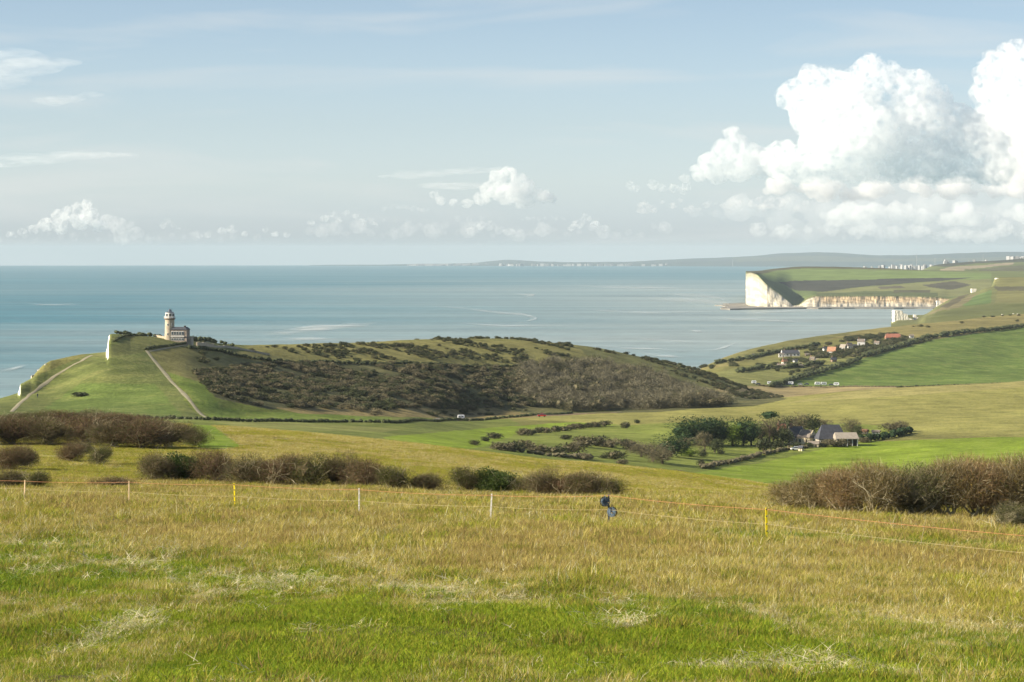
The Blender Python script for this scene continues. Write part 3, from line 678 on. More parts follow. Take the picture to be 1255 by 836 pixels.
DK = [L['fardk'], L['far'], L['fardk']]; BR = [L['far'], L['fargrey'], L['fardk']]
hedge([(862,575),(900,567),(930,559),(960,553),(988,550)], (800,1250), 1.5, 2.4, BR, 'brown field boundary hedge running from the lawn up to the farm drive')
hedge([(1056,542),(1075,540),(1095,537),(1113,532)], (900,1300), 3.0, 3.0, [L['pine'], L['fardk'], L['ivy']], 'dark green clipped hedge right of the farm', dens=1.5)
hedge([(165,513),(250,515),(330,517),(400,518),(480,519)], (880,1250), 1.3, 1.8, DK, 'long dark hedge along the foot of the headland')
hedge([(480,519),(560,515),(640,511),(700,507)], (1000,1500), 1.2, 1.8, DK, 'low dark hedge beside the brown strip in the valley')
hedge([(140,420),(160,412),(180,410)], (1080,1300), .9, 1.4, DK, 'short dark hedge near the cliff edge left of the lighthouse')
hedge([(178,429),(205,425),(232,422)], (1100,1400), 1.1, 1.5, DK, 'dark hedge bank below the lighthouse')
hedge([(232,428),(270,432),(330,443),(400,446),(470,447),(560,450),(640,449)], (1150,1750), 1.6, 2.4, DK, 'long dark hedge line across the headland above the scrub')
hedge([(143,409),(160,406),(178,408),(195,411)], (1200,1300), 1.6, 2.6, DK, 'dark gorse along the skyline left of the lighthouse')
hedge([(232,418),(250,417),(268,421),(285,425)], (1240,1420), 2.2, 3.0, DK, 'dark gorse bank behind the wall right of the lighthouse')
hedge([(945,475),(965,470),(985,463),(1010,456),(1035,449),(1052,442)], (2200,2900), 4, 6, DK, 'dark hedge along the lower edge of the big green field')
hedge([(1060,438),(1085,431),(1110,424),(1135,416),(1160,412),(1200,407),(1255,401),(1300,396)], (2500,3400), 4.5, 7, DK, 'dark hedge along the upper edge of the big green field', dens=1.4)
hedge([(930,473),(980,474),(1040,474),(1110,475)], (2100,2500), 1.2, 2.5, BR, 'thin hedge along the caravan row')
hedge([(1100,475),(1180,473),(1262,469)], (2100,2600), 1.6, 3, DK, 'dark field-edge hedge at the foot of the big green field')
hedge([(880,446),(915,441),(960,431),(1000,424)], (2400,3100), 3.5, 6, DK, 'dark scrub line above the coastal houses')
hedge([(905,457),(935,452),(960,452),(985,449),(1005,447)], (2350,2900), 4, 6, DK, 'dark hedge between the coastal houses')
hedge([(620,552),(650,556),(690,561),(720,563)], (800,1100), 1.6, 3, BR, 'brown bramble hedge along the lower side of the valley thicket')

# ---- scattered instances for masses nobody could count
def scatter(name, pts, rot, scl, idx, meshes, label, cat):
    coll = bpy.data.collections.new(name+'_kinds')
    for i, me in enumerate(meshes):
        o = bpy.data.objects.new(f'{name}_kind', me); coll.objects.link(o)
    objs = list(coll.objects); order = sorted(range(len(objs)), key=lambda i: objs[i].name); inv = {k: j for j, k in enumerate(order)}
    idx = np.array([inv[i] for i in idx])
    me = bpy.data.meshes.new(name); me.vertices.add(len(pts)); me.vertices.foreach_set('co', np.asarray(pts, np.float32).ravel())
    a = me.attributes.new('rot', 'FLOAT_VECTOR', 'POINT'); a.data.foreach_set('vector', np.asarray(rot, np.float32).ravel())
    a = me.attributes.new('scl', 'FLOAT_VECTOR', 'POINT'); a.data.foreach_set('vector', np.asarray(scl, np.float32).ravel())
    a = me.attributes.new('kind_index', 'INT', 'POINT'); a.data.foreach_set('value', idx.astype(np.int32))
    me.update(); o = obj(name, me)
    ng = bpy.data.node_groups.new(name, 'GeometryNodeTree')
    ng.interface.new_socket('Geometry', in_out='INPUT', socket_type='NodeSocketGeometry'); ng.interface.new_socket('Geometry', in_out='OUTPUT', socket_type='NodeSocketGeometry')
    gi = ng.nodes.new('NodeGroupInput'); go = ng.nodes.new('NodeGroupOutput')
    ci = ng.nodes.new('GeometryNodeCollectionInfo'); ci.inputs['Collection'].default_value = coll; ci.inputs['Separate Children'].default_value = True
    ip = ng.nodes.new('GeometryNodeInstanceOnPoints'); ip.inputs['Pick Instance'].default_value = True
    def na(n_, t):
        q = ng.nodes.new('GeometryNodeInputNamedAttribute'); q.data_type = t; q.inputs['Name'].default_value = n_; return q.outputs['Attribute']
    ng.links.new(gi.outputs[0], ip.inputs['Points']); ng.links.new(ci.outputs[0], ip.inputs['Instance'])
    ng.links.new(na('kind_index', 'INT'), ip.inputs['Instance Index']); ng.links.new(na('rot', 'FLOAT_VECTOR'), ip.inputs['Rotation']); ng.links.new(na('scl', 'FLOAT_VECTOR'), ip.inputs['Scale'])
    ng.links.new(ip.outputs[0], go.inputs[0])
    md = o.modifiers.new('scatter', 'NODES'); md.node_group = ng
    tag(o, label, cat, kind='stuff'); return o
def sample_poly(poly, d0, d1, n, seed, thr=None, ns=25.0):
    """world-uniform points whose sight lines fall in a photo polygon"""
    r = np.random.default_rng(seed); us = [p[0] for p in poly]; out = []
    U = r.uniform(min(us), max(us), n); D = np.sqrt(r.uniform(d0*d0, d1*d1, n)); z = land_z(U, D)
    v = V0+(E-z)/D*F; m = inpoly(U, v, poly)
    x = (U-UC)/F*D
    if thr is not None: m &= fbm(x/ns, D/ns, 3, seed) > thr
    m &= z > 2
    return x[m], D[m], z[m], U[m], v[m]
def scatter_poly(name, specs, meshes, label, cat):
    P = []; Rr = []; S = []; I = []
    r = np.random.default_rng(99)
    for poly, d0, d1, n, thr, ns, smin, smax, kinds, seed in specs:
        x, y, z, u, v = sample_poly(poly, d0, d1, n, seed, thr, ns); k = len(x)
        P.append(np.stack([x, y, z-.15], 1)); Rr.append(np.stack([np.zeros(k), np.zeros(k), r.uniform(0, 6.28, k)], 1))
        s = r.uniform(smin, smax, k)**1.0; S.append(np.stack([s*r.uniform(1.0, 1.7, k), s*r.uniform(1.0, 1.5, k), s*r.uniform(.6, 1.0, k)], 1)); I.append(r.choice(kinds, k))
    print(name, sum(len(p) for p in P))
    return scatter(name, np.concatenate(P), np.concatenate(Rr), np.concatenate(S), np.concatenate(I), meshes, label, cat)
fm = [k[0] for k in KINDS['farbrown'][0]]+[k[0] for k in KINDS['fardark'][0]]+[k[0] for k in KINDS['farmix'][0]]
SC = [(238,458),(330,445),(470,448),(640,452),(700,455),(700,500),(640,498),(560,503),(500,500),(470,503),(380,500),(330,500),(290,492),(262,482)]
scatter_poly('scrub', [
 (SC, 1080, 1720, 9000, -.16, 24, .5, 1.15, [0,1,2,6,7,8], 41),
 (SC, 1080, 1720, 4200, .0, 18, .45, 1.1, [3,4,5], 42),
 ([(480,420),(560,414),(700,418),(700,440),(640,446),(560,440),(480,446),(340,440),(330,426)], 1380, 1900, 6500, .10, 24, .3, .8, [3,4,5,6,7,8], 43),
 ([(690,420),(860,450),(960,485),(960,494),(900,486),(780,440)], 1500, 2100, 3200, .0, 20, .35, .9, [3,4,6,7], 44),
 ([(330,498),(480,500),(640,500),(650,508),(540,512),(470,511)], 1080, 1450, 500, .1, 15, .4, 1.0, [0,3,6,7], 45),
 ([(215,425),(330,425),(340,450),(230,445)], 1150, 1400, 300, .25, 12, .4, .9, [3,6], 46)],
 fm, 'grey-brown and dark green scrub covering the shaded side of the headland', 'scrub')
tree_kind('woodbare', [L['fargrey'], L['far'], L['fargrey']], 8, 6, 1.0, n=900, leaf=.2, core=.3, tw=.09, tl=1.2)
tree_kind('wooddark', [L['far'], L['fardk'], L['fardk']], 8, 6, 1.0, n=700, leaf=.4, core=.4, tw=.10)
wm = [k[0] for k in KINDS['woodbare'][0]]+[k[0] for k in KINDS['wooddark'][0]]
WOOD = [(634,462),(650,452),(690,447),(735,450),(780,458),(815,470),(850,484),(880,494),(895,498),(790,503),(700,505),(652,497),(640,480)]
scatter_poly('wood', [(WOOD, 1380, 1760, 1100, None, 10, .7, 1.15, [0,1], 51), (WOOD, 1380, 1760, 1100, -.15, 30, .7, 1.1, [2,3], 52)], wm,
 'bare grey-brown wood filling the hollow at the right of the headland', 'wood')
scatter_poly('coastal_scrub', [
 ([(1000,424),(1040,415),(1090,410),(1130,412),(1140,418),(1100,426),(1070,436),(1030,440),(1000,440),(985,432)], 2500, 3300, 1400, -.1, 30, .9, 1.9, [3,4,5,6,7,8], 61),
 ([(925,446),(985,440),(1010,444),(1000,456),(960,462),(930,458)], 2300, 2900, 500, .05, 30, .8, 1.5, [3,4,5,6], 62),
 ([(855,452),(900,440),(940,428),(960,430),(930,445),(880,456)], 2350, 2950, 350, .1, 30, .8, 1.5, [3,4,5,6], 63),
 ([(1100,388),(1255,378),(1255,395),(1100,405)], 2700, 3600, 220, .3, 30, .6, 1.2, [3,6,7], 64)],
 fm, 'dark trees and scrub around the houses by the shore', 'scrub')
# ------------------------------------------------------------------ foreground grass
GM = dict(
 green=leafmat('grass_green', (.15, .21, .012), (.36, .41, .038), .30, .35), lush=leafmat('grass_lush', (.085, .155, .016), (.16, .235, .028), .30, .35),
 olive=leafmat('grass_olive', (.20, .19, .025), (.42, .37, .06), .30, .35), straw=leafmat('grass_straw', (.37, .295, .085), (.63, .52, .19), .3, .35),
 gold=leafmat('grass_gold', (.25, .20, .05), (.48, .40, .12), .3, .35), pale=leafmat('grass_cut', (.50, .46, .28), (.66, .62, .42), .3, .35),
 rust=leafmat('grass_rust', (.20, .135, .055), (.31, .22, .09), .3, .35))
for _m in GM.values(): _m.node_tree.nodes['Principled BSDF'].inputs['Specular IOR Level'].default_value = .03
def clump(r, n, h, spread, w, mats, mix, lean=.35, flat=0.0):
    a = r.uniform(0, 6.28, n); q = spread*np.sqrt(r.random(n)); p = np.stack([np.cos(a)*q, np.sin(a)*q, np.full(n, -.02)], 1)
    b = r.uniform(0, 6.28, n); hh = h*r.uniform(.5, 1.25, n)
    ln = np.stack([np.cos(b), np.sin(b), np.zeros(n)], 1)*(hh*lean*r.uniform(.2, 1.6, n))[:, None]
    s = np.stack([-np.sin(b+r.normal(size=n)*.8), np.cos(b+r.normal(size=n)*.8), np.zeros(n)], 1)*w/2
    up = np.array((0, 0, 1.0)); hz = hh*(1-flat)
    m1 = p+ln*.35+up*(hz*.55)[:, None]; t = p+ln*1.1+up*(hz)[:, None]
    V = np.stack([p-s, p+s, m1+s*.8, m1-s*.8, t], 1).reshape(-1, 3)
    i = np.arange(n)*5; Q = np.stack([i, i+1, i+2, i+3], 1); T = np.stack([i+3, i+2, i+4], 1)
    mi = r.choice(len(mats), n, p=mix); tint = np.repeat(r.random(n), 5)*.6
    return mesh_np('grass_clump', V, [Q, T], mats, fmat=np.concatenate([mi, mi]), attrs={'tint': tint})
rg = np.random.default_rng(5)
CL = []
def addc(k, *a, **kw):
    for _ in range(k): CL.append(clump(rg, *a, **kw))
addc(3, 75, .060, .22, .0055, [GM['green'], GM['lush'], GM['olive'], GM['straw']], (.60, .22, .14, .04), lean=.8)            # 0-2 mown green
addc(2, 70, .095, .17, .006, [GM['lush'], GM['green'], GM['olive']], (.62, .30, .08), lean=.7)                                # 3-4 lush tufts
addc(2, 70, .065, .28, .0065, [GM['pale'], GM['straw'], GM['green']], (.45, .35, .20), lean=2.4, flat=.5)                         # 5-6 cut stalks lying
addc(3, 75, .145, .24, .0055, [GM['straw'], GM['gold'], GM['olive'], GM['pale']], (.44, .26, .20, .10), lean=.6)              # 7-9 straw
addc(2, 75, .125, .22, .006, [GM['olive'], GM['green'], GM['gold']], (.55, .25, .20), lean=.6)                                 # 10-11 olive tussock
addc(2, 65, .16, .22, .0055, [GM['gold'], GM['rust'], GM['straw']], (.42, .30, .28), lean=.5)                                 # 12-13 rusty
addc(1, 12, .30, .20, .0055, [GM['pale'], GM['straw']], (.5, .5), lean=.3)                                               # 14 tall pale stalks
addc(2, 60, .13, .14, .007, [GM['lush'], GM['olive'], GM['rust']], (.45, .35, .20), lean=.5)                                   # 15-16 dark tussock
def grass_points(n, d0, d1, base, seed):
    r = np.random.default_rng(seed); D = np.sqrt(r.uniform(d0*d0, d1*d1, n)); U = r.uniform(-160, 1420, n)
    z = land_z(U, D); x = (U-UC)/F*D; v = V0+(E-z)/D*F
    a = fbm(x/1.5, D/8, 4, 71); b = fbm(x/6, D/30, 4, 72); c = fbm(x/.8, D/4.5, 4, 73); e = fbm(x/3.5, D/20, 4, 74); g = fbm(x/.55, D/2.2, 2, 76)
    q, q2, q3, q4 = r.random((4, n))
    bound = 655+(U/1255)*108+b*22+a*14      # mown green below, dry grass above
    pg = 1/(1+np.exp(-(v-bound)/7.0)); green = q < pg
    dry = np.where(q2 < .62, r.integers(7, 10, n), np.where(q2 < .86, r.integers(10, 12, n), r.integers(12, 14, n)))
    dry = np.where(q3 < np.clip(a*2.6-.05, 0, .85), r.integers(10, 12, n), dry)
    dry = np.where((q3 > 1-np.clip(-e*2.6-.1, 0, .6)) & (v < 705), r.integers(12, 14, n), dry)
    dry = np.where((g > .30) & (q4 < .6), r.integers(15, 17, n), dry)
    dry = np.where(q4 > .988, 14, dry)
    gr = r.integers(0, 3, n)
    gr = np.where(q3 < np.clip(b*2.5+.1, 0, .6), r.integers(3, 5, n), gr)
    near_edge = np.exp(-((v-bound-14)/20)**2)
    gr = np.where(q4 < near_edge*.6*(a > -.2), r.integers(3, 5, n), gr)
    gr = np.where(q2 < near_edge*np.clip(c*3+.25, 0, .95), r.integers(5, 7, n), gr)
    gr = np.where(q2 < np.clip(c*2.4-.28, 0, .75), r.integers(5, 7, n), gr)
    gr = np.where(q3 > 1-np.clip(-a*1.2-.1, 0, .10), r.integers(7, 10, n), gr)
    gr = np.where((g > .34) & (q4 < .5), r.integers(15, 17, n), gr)
    idx = np.where(green, gr, dry)
    strip = (U > 860) & (q4 < .85*np.exp(-((v-(657+(U-880)*.05)-6*a)/6.5)**2)); idx = np.where(strip, r.integers(3, 5, n), idx)
    s = base*np.clip(D/50, .8, 2.6)**.75*(1+.5*a+.3*g)*r.uniform(.7, 1.3, n)
    keep = q4 > np.where(fbm(x/1.3, D/3.0, 3, 75) < -.30, .65, 0)
    P = np.stack([x, D, z-.005], 1)[keep]; k = keep.sum()
    rot = np.stack([r.normal(size=k)*.15, .12+r.normal(size=k)*.15, r.uniform(0, 6.28, k)], 1)
    hs_ = s*np.clip(60/D, .55, 1)**.5
    return P, rot, np.stack([s[keep]*1.15, s[keep]*1.15, hs_[keep]], 1), idx[keep]
parts_ = [grass_points(34000, 24, 48, 1.0, 81), grass_points(52000, 48, 95, 1.0, 82), grass_points(64000, 95, 235, 1.0, 83)]
scatter('grass', *[np.concatenate([p[i] for p in parts_]) for i in range(4)], CL, 'rough grass, mown green at the front and dry straw towards the fence', 'grass')
# dry grass on the slope beyond the hedgerow
def slope_points(n, d0, d1, seed):
    r = np.random.default_rng(seed); D = np.sqrt(r.uniform(d0*d0, d1*d1, n)); U = r.uniform(-100, 1360, n); z = land_z(U, D); x = (U-UC)/F*D
    a = fbm(x/9, D/16, 4, 91); q = r.random(n)
    idx = np.where((a > .0) | (r.random(n) < .35), r.integers(10, 12, n), r.integers(7, 10, n)); idx = np.where(q > .96, r.integers(12, 14, n), idx)
    idx = np.where((U < 260) & (q < .5), r.integers(10, 12, n), idx)
    m = ~inpoly(U, V0+(E-z)/D*F, [(238,500),(262,522),(296,548),(262,552),(225,545)]); s = 2.6*r.uniform(.7, 1.3, n)
    P = np.stack([x, D, z], 1)[m]; k = m.sum(); s = s[m]
    return P, np.stack([np.zeros(k), np.zeros(k), r.uniform(0, 6.28, k)], 1), np.stack([s*1.2, s*1.2, s*.55], 1), idx[m]
scatter('dry_grass', *slope_points(42000, 235, 520, 92), CL, 'dry yellow grass on the slope beyond the hedgerow', 'grass')
# ------------------------------------------------------------------ fence, lighthouse, farm, village, vehicles
M = dict(
 yellow=simple('post_yellow', (.90, .70, .01), .5, .08, 8), white=simple('post_white', (.78, .74, .66), .5, .08, 8), cream=simple('post_cream', (.74, .56, .34), .5, .1, 8),
 black=simple('black_plastic', (.025, .028, .032), .4, .2, 9, .5), steel=simple('steel_grey', (.11, .13, .16), .4, .15, 9, .5, .4), blue=simple('reel_blue_grey', (.075, .11, .15), .4, .15, 9, .5),
 wire=simple('wire_orange', (.36, .16, .07), .7, .1, 5), wirepale=simple('wire_pale', (.36, .29, .16), .7, .1, 5),
 stone=simple('stone_pale', (.42, .35, .26), .9, .22, .8), stonedk=simple('stone_grey', (.27, .22, .18), .9, .3, .9), brick=simple('brick_brown', (.24, .15, .10), .9, .3, 1.2),
 wallwhite=simple('render_white', (.62, .60, .56), .8, .06, .6), wallcream=simple('render_cream', (.66, .55, .38), .85, .15, .8), flint=simple('flint_wall', (.36, .32, .26), .95, .3, 1.5),
 slate=simple('slate_dark', (.060, .062, .075), .7, .25, 1.2), slatelit=simple('slate_lit_brown_tiles', (.21, .175, .145), .85, .25, 1.0), tilered=simple('tiles_red', (.33, .13, .085), .85, .22, 1.0), tileorange=simple('tiles_orange', (.38, .20, .12), .85, .2, 1.0),  # slatelit: slate with its sunlit tone in the colour, reused as brown tiles
 shed=simple('sheet_roof_pale', (.31, .27, .22), .6, .15, .8), glass=simple('window_glass', (.03, .04, .05), .12, .1, 1, .6), frame=simple('window_frame_white', (.75, .74, .70), .6, .05, 2),
 door=simple('door_brown', (.11, .06, .035), .6, .2, 3), paint=simple('car_paint_white', (.78, .79, .80), .25, .03, 2, .5), paintred=simple('car_paint_red', (.50, .03, .02), .25, .05, 2, .5), paintdk=simple('car_paint_dark', (.05, .06, .08), .25, .1, 2, .5), paintsilver=simple('car_paint_silver', (.42, .44, .46), .25, .08, 2, .5),
 tyre=simple('tyre_rubber', (.02, .02, .02), .9, .1, 5), chalk=simple('chalk', (.64, .60, .50), .95, .10, .35, .1, 0, 1.2), track=simple('chalk_track', (.27, .24, .15), .95, .18, .6), asphalt=simple('track_grey', (.22, .19, .15), .9, .2, .6),
 skin=simple('skin', (.45, .28, .2), .6, .05, 5), coat=simple('coat_dark', (.04, .045, .07), .8, .1, 5))

# ---- electric fence
def fence_pos(u):
    D = float(fence_D(u)); x = (u-UC)/F*D; return np.array((x, D, float(land_z(u, D)[0])))
TOPS = {}
def fence_post(u, vt, vb, mat, label, lean=0.0):
    p = fence_pos(u); h = (vb-vt)/F*p[1]*1.04; zt = E-(vt-V0)/F*p[1]
    t = empty('fence_post', (p[0], p[1], zt-h), RS.uniform(-.3, .3)); t.rotation_euler[1] = lean; tag(t, label, 'fence post', 'electric fence posts')
    mb = MB(); mb.box((0, 0, -.25), (.062, .04, h+.25), taper=.85); mb.box((0, 0, h-.02), (.03, .022, .05)); mb.build('shaft', M[mat], t)
    mb = MB(); mb.box((0, 0, .10), (.16, .03, .025)); mb.box((-.07, 0, -.15), (.018, .018, .25)); mb.build('foot_tread', M[mat], t)
    for q in (.97, .78, .56, .36):
        mb = MB(); mb.tube([(0, -.015, h*q), (.0, -.05, h*q+.01), (.02, -.055, h*q+.035)], .008, n=6); mb.box((0, -.02, h*q-.012), (.05, .03, .024)); mb.build('wire_clip', M['black' if mat == 'yellow' else mat], t)
    TOPS[u] = (p[0], p[1], zt-h, h); return t
fence_post(-90, 583, 603, 'cream', 'cream fence post just outside the left edge of the picture')
fence_post(30, 589, 611, 'cream', 'cream fence post in front of the dark-stemmed shrub, farthest along the fence', .02)
fence_post(158, 590, 618, 'cream', 'yellowed cream fence post beside the low red thicket', 0)
fence_post(288, 593, 626, 'yellow', 'bright yellow fence post in front of the long brown hedgerow', -.03)
fence_post(440, 599, 631, 'white', 'upright white fence post before the round russet hedgerow shrub')
fence_post(601, 606, 638, 'white', 'leaning white fence post in front of the green leafy shrub', .05)
fence_post(940, 623, 665, 'yellow', 'tall bright yellow fence post, nearest and right of the reels', -.02)
fence_post(1330, 661, 712, 'white', 'white fence post just outside the right edge of the picture')
def reel_post(u, vt, vb):
    p = fence_pos(u); h = (vb-vt)/F*p[1]; z = E-(vb-V0)/F*p[1]
    t = empty('reel_post', (p[0], p[1], z)); tag(t, 'grey steel post carrying the two dark wire reels', 'post')
    mb = MB(); mb.box((0, 0, -.3), (.055, .045, h+.3)); mb.box((0, -.02, .12), (.2, .02, .02)); mb.build('shaft', M['steel'], t)
    for q in (.9, .62, .4):
        mb = MB(); mb.box((0, -.03, h*q), (.05, .04, .05)); mb.build('hanger', M['black'], t)
    TOPS[u] = (p[0], p[1], z, h)
    for k, (dx, zz, rz, lab) in enumerate([(-.135, h*.80, .5, 'upper dark wire reel hanging left of the grey post'), (.115, h*.50, -.55, 'lower dark wire reel hanging right of the grey post')]):
        r = empty('wire_reel', (p[0]+dx, p[1]-.12, z+zz), rz); tag(r, lab, 'wire reel', 'wire reels on the post')
        R0 = .165
        def disc(name, y, mat, rr):
            mb = MB(); V = []; Fs = []; n = 28
            for yy in (y, y+.012):
                for rad in (rr, rr*.86):
                    for i in range(n): V.append((rad*math.cos(6.2832*i/n), yy, rad*math.sin(6.2832*i/n)))
            for i in range(n):
                j = (i+1) % n
                Fs += [(i, j, n+j, n+i), (2*n+i, 3*n+i, 3*n+j, 2*n+j), (i, 2*n+i, 2*n+j, j), (n+i, n+j, 3*n+j, 3*n+i)]
            mb.add(V, Fs)
            for a in range(6):
                an = a*math.pi/3; mb.tube([(0, y+.006, 0), (rr*.9*math.cos(an), y+.006, rr*.9*math.sin(an))], .014, n=5)
            mb.build(name, M[mat], r)
        disc('flange', -.06, 'blue', R0); disc('flange', .05, 'black', R0)
        mb = MB(); mb.tube([(0, -.055, 0), (0, .055, 0)], .125, n=20); mb.build('wound_wire', M['blue'], r)
        mb = MB(); mb.tube([(0, -.09, 0), (0, .1, 0)], .022, n=10); mb.box((0, -.085, -.02), (.05, .03, .04)); mb.build('hub', M['black'], r)
        mb = MB(); mb.tube([(-.02, -.08, 0), (-.02, -.08, .15), (0, 0, .215), (.02, .08, .15), (.02, .08, 0)], .012, n=6); mb.build('carry_frame', M['steel'], r)
        mb = MB(); mb.tube([(0, -.09, 0), (.07, -.1, -.03)], .008, n=6); mb.tube([(.07, -.1, -.03), (.07, -.15, -.03)], .014, n=8); mb.build('crank', M['wirepale'], r)
reel_post(746, 606, 648)
us = sorted(TOPS)
for name, q, mat, lab, rad in (('polywire', .97, 'wire', 'top strand of orange fence wire running along the post tops', .0065), ('polywire', .56, 'wirepale', 'lower strand of pale fence wire half way up the posts', .0042)):
    mb = MB(); pts = []
    for a, b in zip(us[:-1], us[1:]):
        A = np.array((TOPS[a][0], TOPS[a][1]-.05, TOPS[a][2]+TOPS[a][3]*q)); B = np.array((TOPS[b][0], TOPS[b][1]-.05, TOPS[b][2]+TOPS[b][3]*q))
        for i in range(12):
            t = i/12; c = A+(B-A)*t; c[2] -= .05*4*t*(1-t); pts.append(c)
    pts.append(B); mb.tube(pts, rad, n=6); tag(mb.build(name, M[mat]), lab, 'fence wire', 'strands of the electric fence')
# bare dry stalk standing in the grass at the right
p = hit(1127, 676, 60, 110)
mb = MB(); mb.tube([(0, 0, -.1), (.06, 0, .35), (.13, .02, .68), (.20, 0, .98)], [.011, .009, .007, .004], n=5); mb.tube([(.13, .02, .68), (.10, 0, .86)], [.005, .003], n=4); mb.tube([(.06, 0, .35), (.0, 0, .5)], [.005, .003], n=4)
o = mb.build('dead_stalk', L['pale']); o.location = (p[0], p[1], p[2]); tag(o, 'single bleached dead stalk standing in the grass at the right', 'dead stalk')

# ---- tracks: ribbons laid on the ground
def ribbon(name, pts, width, gate, mat, lift=.12, kind='structure', label=None, cat=None):
    P = along(pts, gate, 6.0); V = []; Q = []
    P = P[np.r_[True, np.linalg.norm(np.diff(P, axis=0), axis=1) > .5]]
    for i, p in enumerate(P):
        d = P[min(i+1, len(P)-1)]-P[max(i-1, 0)]; nrm = np.array((-d[1], d[0])); nrm /= np.linalg.norm(nrm)+1e-9
        wv = width*(1+.45*float(fbm(np.array([i*.31]), np.array([width*3]), 3, 4)[0]))
        for s in (-1, -.33, .33, 1):
            x, y = p[0]+nrm[0]*wv/2*s, p[1]+nrm[1]*wv/2*s; V.append((x, y, float(zxy(x, y)[()] if np.ndim(zxy(x, y)) == 0 else zxy(x, y)[0])+(lift if abs(s) < 1 else lift*.3)))
    for i in range(len(P)-1):
        for k in range(3): Q.append((i*4+k, i*4+k+1, i*4+k+5, i*4+k+4))
    return tag(obj(name, mesh_np(name, np.array(V), np.array(Q), [mat], smooth=True)), label, cat, kind=kind)
ribbon('path', [(14,505),(22,497),(36,485),(50,474),(66,463),(84,452),(100,443),(112,436)], 1.5, (950,1400), M['track'])
ribbon('path', [(180,431),(190,444),(202,458),(218,476),(234,494),(246,508),(256,513)], 1.6, (950,1400), M['track'])
ribbon('path', [(183,431),(205,427),(230,423),(236,421)], 1.2, (1100,1400), M['track'])
ribbon('road', [(165,512),(250,513.5),(330,515),(420,517),(480,518),(560,513),(640,510),(760,505)], 3.0, (940,1560), M['asphalt'])
ribbon('farm_track', [(935,556),(955,553),(975,551),(985,552)], 3.5, (950,1250), M['track'])
ribbon('village_road', [(980,445),(1000,440),(1010,436),(1018,433)], 4.5, (2300,3000), M['track'])

# ---- buildings
def gable(mb, w, d, h, rise, hip=0.0, over=.25, mi=0, z0=0, cx=0, cy=0):
    """pitched roof, ridge along x; hip > 0 pulls the ridge ends in"""
    a, b = w/2+over, d/2+over; zz = z0+h
    V = [(cx-a,cy-b,zz),(cx+a,cy-b,zz),(cx+a,cy+b,zz),(cx-a,cy+b,zz),(cx-a+hip,cy,zz+rise),(cx+a-hip,cy,zz+rise)]
    V += [(x, y, z-.22) for x, y, z in V]
    mb.add(V, [(0,1,5,4),(2,3,4,5),(0,4,3),(1,2,5),(6,10,11,7),(8,11,10,9),(6,9,10),(7,11,8),(0,6,7,1),(1,7,8,2),(2,8,9,3),(3,9,6,0)], mi)
def house(u, vb, wpx, hpx, label, wall, roof, gate, rz=0.0, depth=.7, rise=.42, hip=0.0, chim=1, wins=3, name='house', door=True, group=None, cat='house', storeys=1):
    x, y, z = hit(u, vb, *gate); S = y/F; w = wpx*S; H = hpx*S; d = w*depth; rh = H*rise; h = H-rh
    t = empty(name, (x, y+d/2, z-.1), rz); tag(t, label, cat, group)
    mb = MB(); mb.box((0, 0, -1.5), (w, d, h+1.6)); 
    if hip < .2:   # gable triangles
        for s in (-1, 1):
            X = s*(w/2-.01); mb.add([(X, -d/2, h), (X, d/2, h), (X, 0, h+rh*.97), (X-s*.3, -d/2, h), (X-s*.3, d/2, h), (X-s*.3, 0, h+rh*.97)], [(0,1,2),(5,4,3),(0,3,4,1),(1,4,5,2),(2,5,3,0)])
    mb.build('wall', M[wall], t)
    mb = MB(); gable(mb, w, d, h, rh, hip*w, over=.3); rf = mb.build('roof', M[roof], t)
    for k in range(chim):
        cx = (-.32, .30, 0)[k]*w; mb = MB(); mb.box((cx, 0, h+rh*.6), (.9, .7, rh*.4+1.0)); mb.box((cx, 0, h+rh+1.0), (1.1, .9, .15)); mb.box((cx-.2, 0, h+rh+1.15), (.22, .22, .35)); mb.build('chimney', M['brick'], rf)
    for st in range(storeys):
        zc0 = h/storeys*st+h/storeys*.32
        for k in range(wins):
            wx = -w/2+w*(k+.5)/wins
            if door and st == 0 and k == wins//2:
                mb = MB(); mb.box((wx, -d/2-.03, 0.1), (min(1.1, w*.12), .1, min(2.1, h*.8))); dr = mb.build('door', M['door'], t)
                mb = MB(); mb.box((wx+.3, -d/2-.1, 1.0), (.12, .05, .05)); mb.build('handle', M['steel'], dr); continue
            ww, hh = min(1.6, w*.16), h/storeys*.42
            mb = MB(); mb.box((wx, -d/2-.02, zc0-.06), (ww+.2, .12, hh+.12)); wi = mb.build('window', M['frame'], t)
            mb = MB(); mb.box((wx, -d/2-.05, zc0), (ww, .1, hh)); mb.build('pane', M['glass'], wi)
    ww, hh = d*.22, h/storeys*.4
    for s in (-1, 1):
        mb = MB(); mb.box((s*(w/2+.02), 0, h*.3-.06), (.12, ww+.2, hh+.12)); wi = mb.build('window', M['frame'], t); mb = MB(); mb.box((s*(w/2+.05), 0, h*.3), (.1, ww, hh)); mb.build('pane', M['glass'], wi)
    return t
